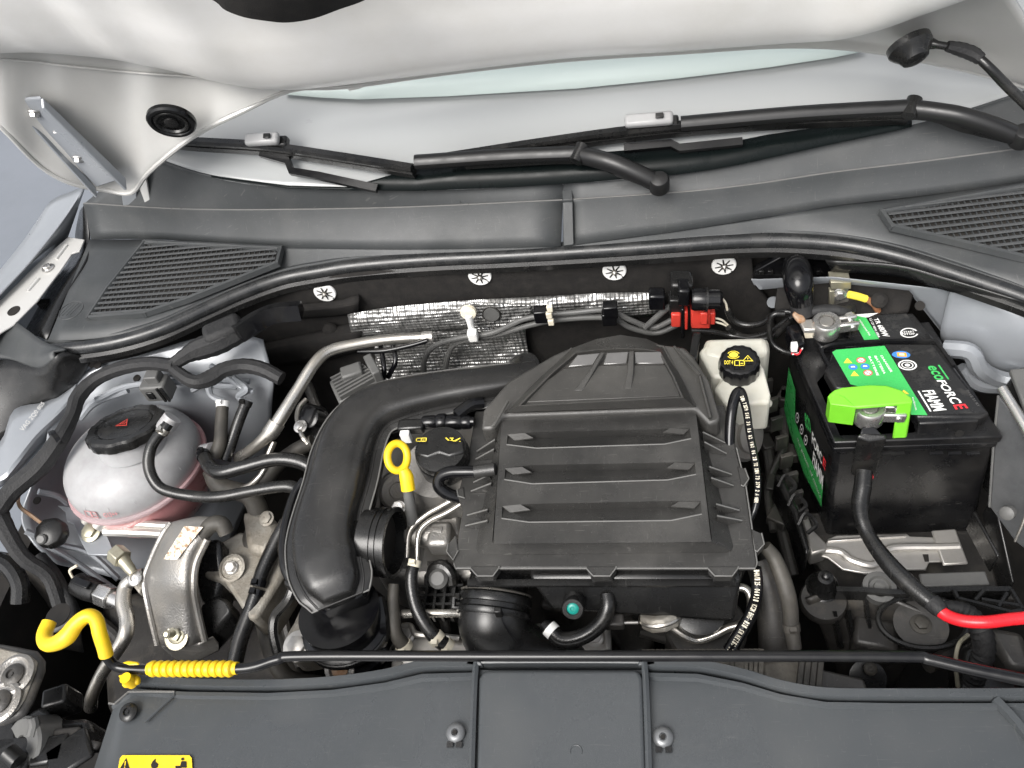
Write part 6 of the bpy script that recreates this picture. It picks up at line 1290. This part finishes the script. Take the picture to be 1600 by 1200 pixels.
ob('right_wall', g_slab([lq_(1110, 60, .72), lq_(1125, 50, .72), lq_(1240, 260, .72), lq_(1228, 272, .72)], .04), 'black', t, bev=.002)
ob('right_wall', g_slab([lq_(1200, -30, .75), lq_(1212, -40, .75), lq_(1310, 390, .70), lq_(1295, 395, .70)], .05), 'black', t, bev=.002)
for k in range(9):
    c = U(1190+k*7.6, 575+k*29, .67); ob('side_rib', g_box(c, (.018, .006, .03), rz=.3), 'dirty', t, bev=.001)
for k in range(3):
    c = U(1228+k*16, 760+k*30, .69); ob('side_loop', g_tube([c+Vector((-.01, 0, 0)), c+Vector((0, .012, .008)), c+Vector((.012, 0, 0)), c+Vector((0, -.010, -.004))], r=.003, seg=6), 'black', t)
# corrugated loom right and side pods
hose('corrugated_conduit', [lq_(970, 500, .745), lq_(1040, 510, .745), lq_(1100, 545, .74), lq_(1150, 620, .73), lq_(1160, 720, .71), lq_(1130, 800, .69), lq_(1110, 860, .67)], [8, 10, 14, 16, 16, 15, 15], 'tape', 'ribbed black conduit curling down below the red cable', 'conduit', rings=1)
t = thing('headlamp_housing', 'black headlamp housing with a metal-edged socket in the lower right corner', 'headlamp', lq_(1100, 900, .60))
ob('pod', g_slab([lq_(*q, .66) for q in ((1040, 690), (1110, 640), (1200, 660), (1280, 760), (1350, 800), (1350, 1000), (1040, 900))], .06), 'black', t, bev=.01)
ob('socket_rim', g_tube([lq_(1090, 635, .70), lq_(1045, 680, .70), lq_(1030, 760, .69), lq_(1040, 880, .67)], r=.0025, seg=8), 'zinc', t)
ob('pod_step', g_slab([lq_(*q, .69) for q in ((1180, 590), (1350, 620), (1400, 800), (1290, 800), (1220, 700))], .05), 'dirty', t, bev=.008)
# fuse box at right edge
t = thing('fuse_box', 'clear-lidded fuse box standing at the right edge beside the battery', 'fuse box', U(1590, 800, .72))
fa = [U(*px('M', *q), z) for *q, z in ((1200, 400, .86), (1265, 400, .86))]
ob('body', g_slab([U(1562, 612, .865), U(1592, 572, .87), U(1700, 560, .87), U(1720, 640, .86), U(1600, 650, .862)], .17, (.02, -.02, -1), .95), 'black', t, bev=.005)
ob('lid_edge', g_tube([U(1566, 607, .872), U(1602, 668, .868), U(1640, 740, .86)], r=.0055, seg=12, n=3), 'bright', t)
ob('inner_lid', g_slab([U(1578, 576, .88), U(1700, 566, .88), U(1720, 650, .875), U(1606, 648, .875)], .008), 'grey', t, bev=.002)
ob('side_panel', g_slab([U(1560, 618, .866), U(1598, 668, .866), U(1640, 760, .82), U(1606, 862, .72), U(1586, 846, .72), U(1546, 792, .745)], .006, (.3, .5, -.3)), 'sidemetal', t, bev=.002)
ob('panel_frame', g_tube([U(1612, 770, .80), U(1600, 812, .775), U(1586, 846, .75)], r=.0015, seg=6, n=3), 'steel', t)
ob('panel_frame', g_tube([U(1560, 618, .867), U(1552, 700, .81), U(1546, 792, .747)], r=.0014, seg=6, n=3), 'grey', t)
ob('knob', g_lathe([(.008, 0), (.008, .008), (.005, .010)], U(1577, 800, .775), (-.6, -.5, .5), 24), 'grey', t)

# ================================================================== FRONT COVER, ROD, STICKER
t = thing('front_cover', 'grey plastic slam panel cover across the bottom with raised middle', 'front cover', U(870, 1150, .84))
zf = .86
topl = [(176, 1098), (206, 1075), (290, 1080), (420, 1082), (520, 1077), (600, 1066), (660, 1052), (740, 1050), (750, 1046), (1002, 1046), (1012, 1050), (1090, 1052), (1160, 1066), (1220, 1084), (1290, 1096), (1400, 1098), (1600, 1098), (1960, 1098)]
A = P('O', *topl, z=zf); yb = 1330
low = [(104, yb), (150, yb), (270, yb), (410, yb), (520, yb), (600, yb), (660, yb), (742, yb), (752, yb), (1004, yb), (1014, yb), (1090, yb), (1160, yb), (1220, yb), (1290, yb), (1400, yb), (1600, yb), (1900, yb)]
B = P('O', *low, z=zf+.004)
def rowat(f, dz): return [a.lerp(b, f)+Vector((0, 0, dz)) for a, b in zip(A, B)]
def linpatch(rows, sub=3):
    m = len(rows[0]); V = [p for r in rows for p in r]
    return V, [(i*m+j, i*m+j+1, (i+1)*m+j+1, (i+1)*m+j) for i in range(len(rows)-1) for j in range(m-1)]
ob('panel', linpatch([rowat(.0, -.03), rowat(.0, -.001), rowat(.004, 0), rowat(.03, 0), rowat(.045, -.004), rowat(.5, -.003), rowat(1, -.003)]), 'cover', t, thick=.003, ang=40)
ob('rim', g_sweep([p+Vector((0, .004, .001)) for p in P('O', *[(x, y-7) for x, y in topl[1:]], z=zf)], [(-.005, -.014), (-.005, 0), (-.0035, .003), (.0035, .003), (.005, 0), (.005, -.014)], 5), 'cover', t)
ob('raised_middle', g_slab(P('O', (742, 1330), (748, 1060), (753, 1050), (762, 1046), (992, 1046), (1000, 1050), (1004, 1060), (1012, 1330), z=zf+.009), .012), 'cover', t, bev=.004, segs=4)
mr = P('O', (735, 1330, zf), (744, 1062, zf), (752, 1040, zf), (770, 1036, zf), (980, 1036, zf), (1001, 1040, zf), (1009, 1062, zf), (1018, 1330, zf))
ob('middle_rim', g_sweep([p+Vector((0, 0, .004)) for p in mr], [(-.003, -.004), (-.003, .003), (0, .005), (.003, .003), (.003, -.004)], 5), 'cover', t)
ob('moulded_ring', g_tube([U(900, 1174, zf+.0095)+Vector((math.cos(a)*.0055, math.sin(a)*.0055, 0)) for a in [math.radians(d) for d in range(-20, 201, 20)]], r=.0005, seg=5, n=2), 'cover', t)
ob('corner_rib', g_tube(P('H', (655, 924), (600, 975), (545, 1028), z=zf+.0005), r=.0014, seg=6, n=3), 'cover', t)
ob('corner_edge', g_tube(P('H', (408, 957), (430, 960), (482, 914), (560, 913), (655, 914), z=zf+.001), r=.0012, seg=6, n=1), 'edge', t)
ob('right_rib', g_sweep(P('O', (1555, 1092), (1590, 1130), (1640, 1200), z=zf+.001), [(-.004, -.004), (-.003, .003), (.003, .003), (.004, -.004)], 3), 'cover', t)
def cbolt(p, label):
    b_ = thing('cover_bolt', label, 'bolt', p, 'round screws holding the front cover')
    ob('washer_head', g_lathe([(.0095, -.001), (.0095, .001), (.008, .003), (.005, .0040), (.0035, .0040), (.003, .002)], p, (0, -.12, 1), 32), 'sidemetal', b_)
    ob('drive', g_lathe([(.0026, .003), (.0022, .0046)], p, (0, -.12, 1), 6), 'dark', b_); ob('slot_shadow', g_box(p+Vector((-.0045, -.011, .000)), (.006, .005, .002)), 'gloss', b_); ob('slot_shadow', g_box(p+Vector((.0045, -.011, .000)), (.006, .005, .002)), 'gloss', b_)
    return b_
b0_ = cbolt(U(712, 1145, zf+.001), 'round metal screw just left of the raised middle of the front cover')
dup(b0_, U(1036, 1152, zf+.001), 'round metal screw just right of the raised middle of the front cover')
t3 = thing('corner_screw', 'dark star-head screw in the left corner of the front cover', 'bolt', U(201, 1113, zf+.001))
ob('screw_head', g_torx(U(201, 1113, zf+.0015), (0, -.1, 1), .010), 'black', t3)
t = thing('warning_sticker', 'yellow warning sticker with black pictograms at the lower left of the cover', 'sticker', U(240, 1190, zf+.003))
q = P('O', (180, 1225), (302, 1225), (299, 1180), (187, 1180), z=zf+.0012)
ob('sticker', g_slab([bil(q, *p) for p in [(0, 0), (1, 0), (1, .9), (.97, 1), (.04, 1), (.01, .9)]], .0006), 'yellow', t)
n_ = .0006
ob('pictograms', g_mark(q, [[(.03, .5), (.17, .5), (.10, .9)], [(.46, .55), (.50, .52), (.54, .56), (.55, .68), (.51, .76), (.51, .88), (.47, .78), (.45, .66)], circ(.88, .86, .022, 10, .05), [(.84, .55), (.93, .55), (.93, .78), (.86, .78)], [(.78, .5), (.85, .5), (.85, .62), (.78, .62)]], n_), 'dark', t)
ob('exclamation', g_mark(q, [[(.094, .62), (.106, .62), (.108, .78), (.092, .78)], [(.094, .55), (.106, .55), (.106, .59), (.094, .59)]], n_*1.6), 'yellow', t)
ob('caption_lines', g_mark(q, [[(.04+.33*i, .38-.08*j), (.26+.33*i, .38-.08*j), (.26+.33*i, .40-.08*j), (.04+.33*i, .40-.08*j)] for i in range(3) for j in range(4)], n_), 'dark', t)
# support rod
t = thing('support_rod', 'black hood support rod with yellow spiral grip and yellow hook end', 'support rod', U(400, 1040, .88))
zr = .885
rod = P('O', (150, 985, .93), (158, 1010, .915), (168, 1028, .90), (185, 1042, .888), (230, 1046, zr), (300, 1046, zr), (370, 1045, zr), (400, 1041, zr), (435, 1030, zr), (480, 1025, zr), (800, 1025, zr), (1200, 1025, zr), (1420, 1026, zr), (1450, 1030, zr), (1520, 1046, zr), (1600, 1062, zr), (1700, 1080, zr), (1860, 1108, zr))
ob('rod', g_tube(rod, r=.0055, seg=12, n=6), 'gloss', t)
ob('hook_sleeve', g_tube(P('O', (77, 972, .93), (70, 990, .93), (72, 1004, .932), (84, 1006, .935), (104, 995, .94), (120, 974, .945), (137, 962, .948), (150, 968, .943), (156, 990, .932), (163, 1012, .918), (166, 1024, .91)), rp=[11, 12, 12, 12, 14, 12, 11, 11, 11, 11, 11], seg=14, n=5), 'yellow', t)
for k in range(12):
    c = U(240+k*10.8, 1045, zr+.001); ob('grip_ring', g_lathe([(.0055, -.0044), (.0078, -.003), (.0088, 0), (.0078, .003), (.0055, .0044)], c, (1, -.012*k*.5, .15), 16), 'yellow', t)
ob('grip_core', g_tube(P('O', (232, 1045, zr), (300, 1045, zr), (371, 1044, zr)), r=.0066, seg=12, n=3), 'yellow', t)
t = thing('rod_clip', 'small yellow clip holding the support rod at the cover corner', 'clip', U(205, 1060, .87))
ob('upper_jaw', g_slab(P('H', (450, 805), (480, 795), (515, 800), (522, 812), (480, 818), z=zr+.006), .005), 'yellow', t, bev=.002)
ob('lower_jaw', g_slab(P('H', (435, 850), (480, 842), (508, 845), (520, 855), (515, 880), (490, 885), (465, 895), (450, 890), (460, 870), z=zr-.004), .008), 'yellow', t, bev=.003)
ob('pin', g_lathe([(.006, -.01), (.006, .006)], U(*px('H', 480, 870), zr), (0, 0, 1), 14), 'yellow', t)

# ================================================================== LOWER LEFT CORNER
t = thing('lock_bracket', 'grey metal bracket with two round screws in the lower left corner', 'bracket', U(20, 1070, .83))
zb_ = .86
ob('plate', g_slab(P('H', (-60, 730), (0, 730), (60, 740), (130, 755), (158, 790), (155, 830), (110, 950), (80, 1000), (0, 1035), (-60, 1040), z=zb_), .012), 'dirty', t, bev=.006, segs=3)
ob('inner_plate', g_slab(P('H', (-60, 750), (0, 748), (110, 775), (138, 800), (132, 830), (90, 940), (60, 985), (0, 1010), (-60, 1010), z=zb_+.003), .004), 'aludirt', t, bev=.003)
for q in ((55, 855), (5, 955)):
    c = U(*px('H', *q), zb_+.004); ob('screw_boss', g_lathe([(.024, 0), (.024, .003), (.020, .005), (.017, .002)], c, (0, -.05, 1), 32), 'alu', t); ob('screw', g_torx(c+Vector((0, 0, .003)), (0, -.05, 1), .013), 'dirty', t)
t = thing('left_lamp_housing', 'black angular plastic lamp housing parts in the lower left corner', 'headlamp', U(80, 1150, .74))
ob('pod', g_slab(P('H', (-50, 1040), (90, 1000), (150, 960), (230, 1010), (330, 1010), (350, 1090), (330, 1260), (-50, 1260), z=.79), .05), 'black', t, bev=.008)
ob('step', g_slab(P('H', (180, 1050), (300, 1040), (290, 1080), (380, 1100), (350, 1140), (160, 1110), z=.80), .03), 'dirty', t, bev=.004)
c = U(*px('H', 95, 1110), .80); ob('drum', g_lathe([(.030, -.03), (.030, .002), (.027, .005), (.010, .005), (.009, .002)], c, (-.3, -.4, 1), 32), 'grey', t)
ob('link', g_tube(P('H', (120, 1080, .81), (130, 1040, .815), (125, 1010, .82)), r=.006, seg=10), 'grey', t)
for x, y, s_ in ((235, 950, .03), (215, 1150, .04), (290, 1165, .05), (60, 1180, .06), (20, 1110, .05)):
    ob('block', g_box(U(*px('H', x, y), .785), (s_, s_*.8, .04), rz=random.random()), 'black', t, bev=.004)
ob('pin', g_tube(P('H', (30, 1140, .82), (70, 1175, .815)), r=.010, seg=12, n=1), 'black', t)
t = thing('wheel_arch_liner', 'dull black curved liner at the left border behind the yellow hook', 'liner', U(30, 930, .62))
ob('liner', g_patch([P('O', (-60, 860, .78), (0, 865, .76), (50, 880, .74), (100, 920, .70)), P('O', (-60, 940, .74), (0, 940, .68), (60, 950, .64), (120, 970, .62)), P('O', (-60, 1010, .74), (0, 1010, .66), (70, 1010, .60), (130, 1020, .56))], 4, 4), 'dirty', t, thick=.004)
ob('arch_rib', g_tube(P('H', (-10, 420, .78), (40, 450, .775), (75, 510, .765), (75, 580, .75)), r=.012, seg=10), 'rubber', t)
t = thing('hook_socket', 'small grey plate with an oval hole behind the yellow hook', 'bracket', U(*px('H', 200, 640), .80))
ob('plate', g_slab(P('H', (140, 680), (190, 600), (240, 592), (256, 610), (256, 660), (200, 690), z=.80), .006), 'grey', t, bev=.003); ob('oval_hole', g_lathe([(.016, 0), (.016, .001)], U(*px('H', 218, 628), .8015), (0, 0, 1), 24), 'dark', t)
t = thing('gearbox_top', 'greasy cast gearbox surface below the engine mount', 'gearbox', U(300, 1000, .55))
ob('casting', g_slab(P('O', (150, 930), (420, 880), (480, 1080), (160, 1120), z=.60), .1), 'dirty', t, bev=.02)
ob('gear_boss', g_slab(P('I', (240, 930), (340, 760), (420, 980), (260, 1000), z=.74), .06), 'aludirt', t, bev=.008); ob('boss_bolt', g_bolt(U(*px('I', 310, 960), .745), (0, -.2, 1), .012, .010), 'stamp', t)
ob('round_port', g_lathe([(.018, -.02), (.018, .004), (.013, .005), (.011, .001)], U(*px('I', 485, 1055), .76), (0, -.6, 1), 28), 'alu', t); ob('port_core', g_lathe([(.010, 0), (.010, .003)], U(*px('I', 485, 1055), .76), (0, -.6, 1), 20), 'rust', t)
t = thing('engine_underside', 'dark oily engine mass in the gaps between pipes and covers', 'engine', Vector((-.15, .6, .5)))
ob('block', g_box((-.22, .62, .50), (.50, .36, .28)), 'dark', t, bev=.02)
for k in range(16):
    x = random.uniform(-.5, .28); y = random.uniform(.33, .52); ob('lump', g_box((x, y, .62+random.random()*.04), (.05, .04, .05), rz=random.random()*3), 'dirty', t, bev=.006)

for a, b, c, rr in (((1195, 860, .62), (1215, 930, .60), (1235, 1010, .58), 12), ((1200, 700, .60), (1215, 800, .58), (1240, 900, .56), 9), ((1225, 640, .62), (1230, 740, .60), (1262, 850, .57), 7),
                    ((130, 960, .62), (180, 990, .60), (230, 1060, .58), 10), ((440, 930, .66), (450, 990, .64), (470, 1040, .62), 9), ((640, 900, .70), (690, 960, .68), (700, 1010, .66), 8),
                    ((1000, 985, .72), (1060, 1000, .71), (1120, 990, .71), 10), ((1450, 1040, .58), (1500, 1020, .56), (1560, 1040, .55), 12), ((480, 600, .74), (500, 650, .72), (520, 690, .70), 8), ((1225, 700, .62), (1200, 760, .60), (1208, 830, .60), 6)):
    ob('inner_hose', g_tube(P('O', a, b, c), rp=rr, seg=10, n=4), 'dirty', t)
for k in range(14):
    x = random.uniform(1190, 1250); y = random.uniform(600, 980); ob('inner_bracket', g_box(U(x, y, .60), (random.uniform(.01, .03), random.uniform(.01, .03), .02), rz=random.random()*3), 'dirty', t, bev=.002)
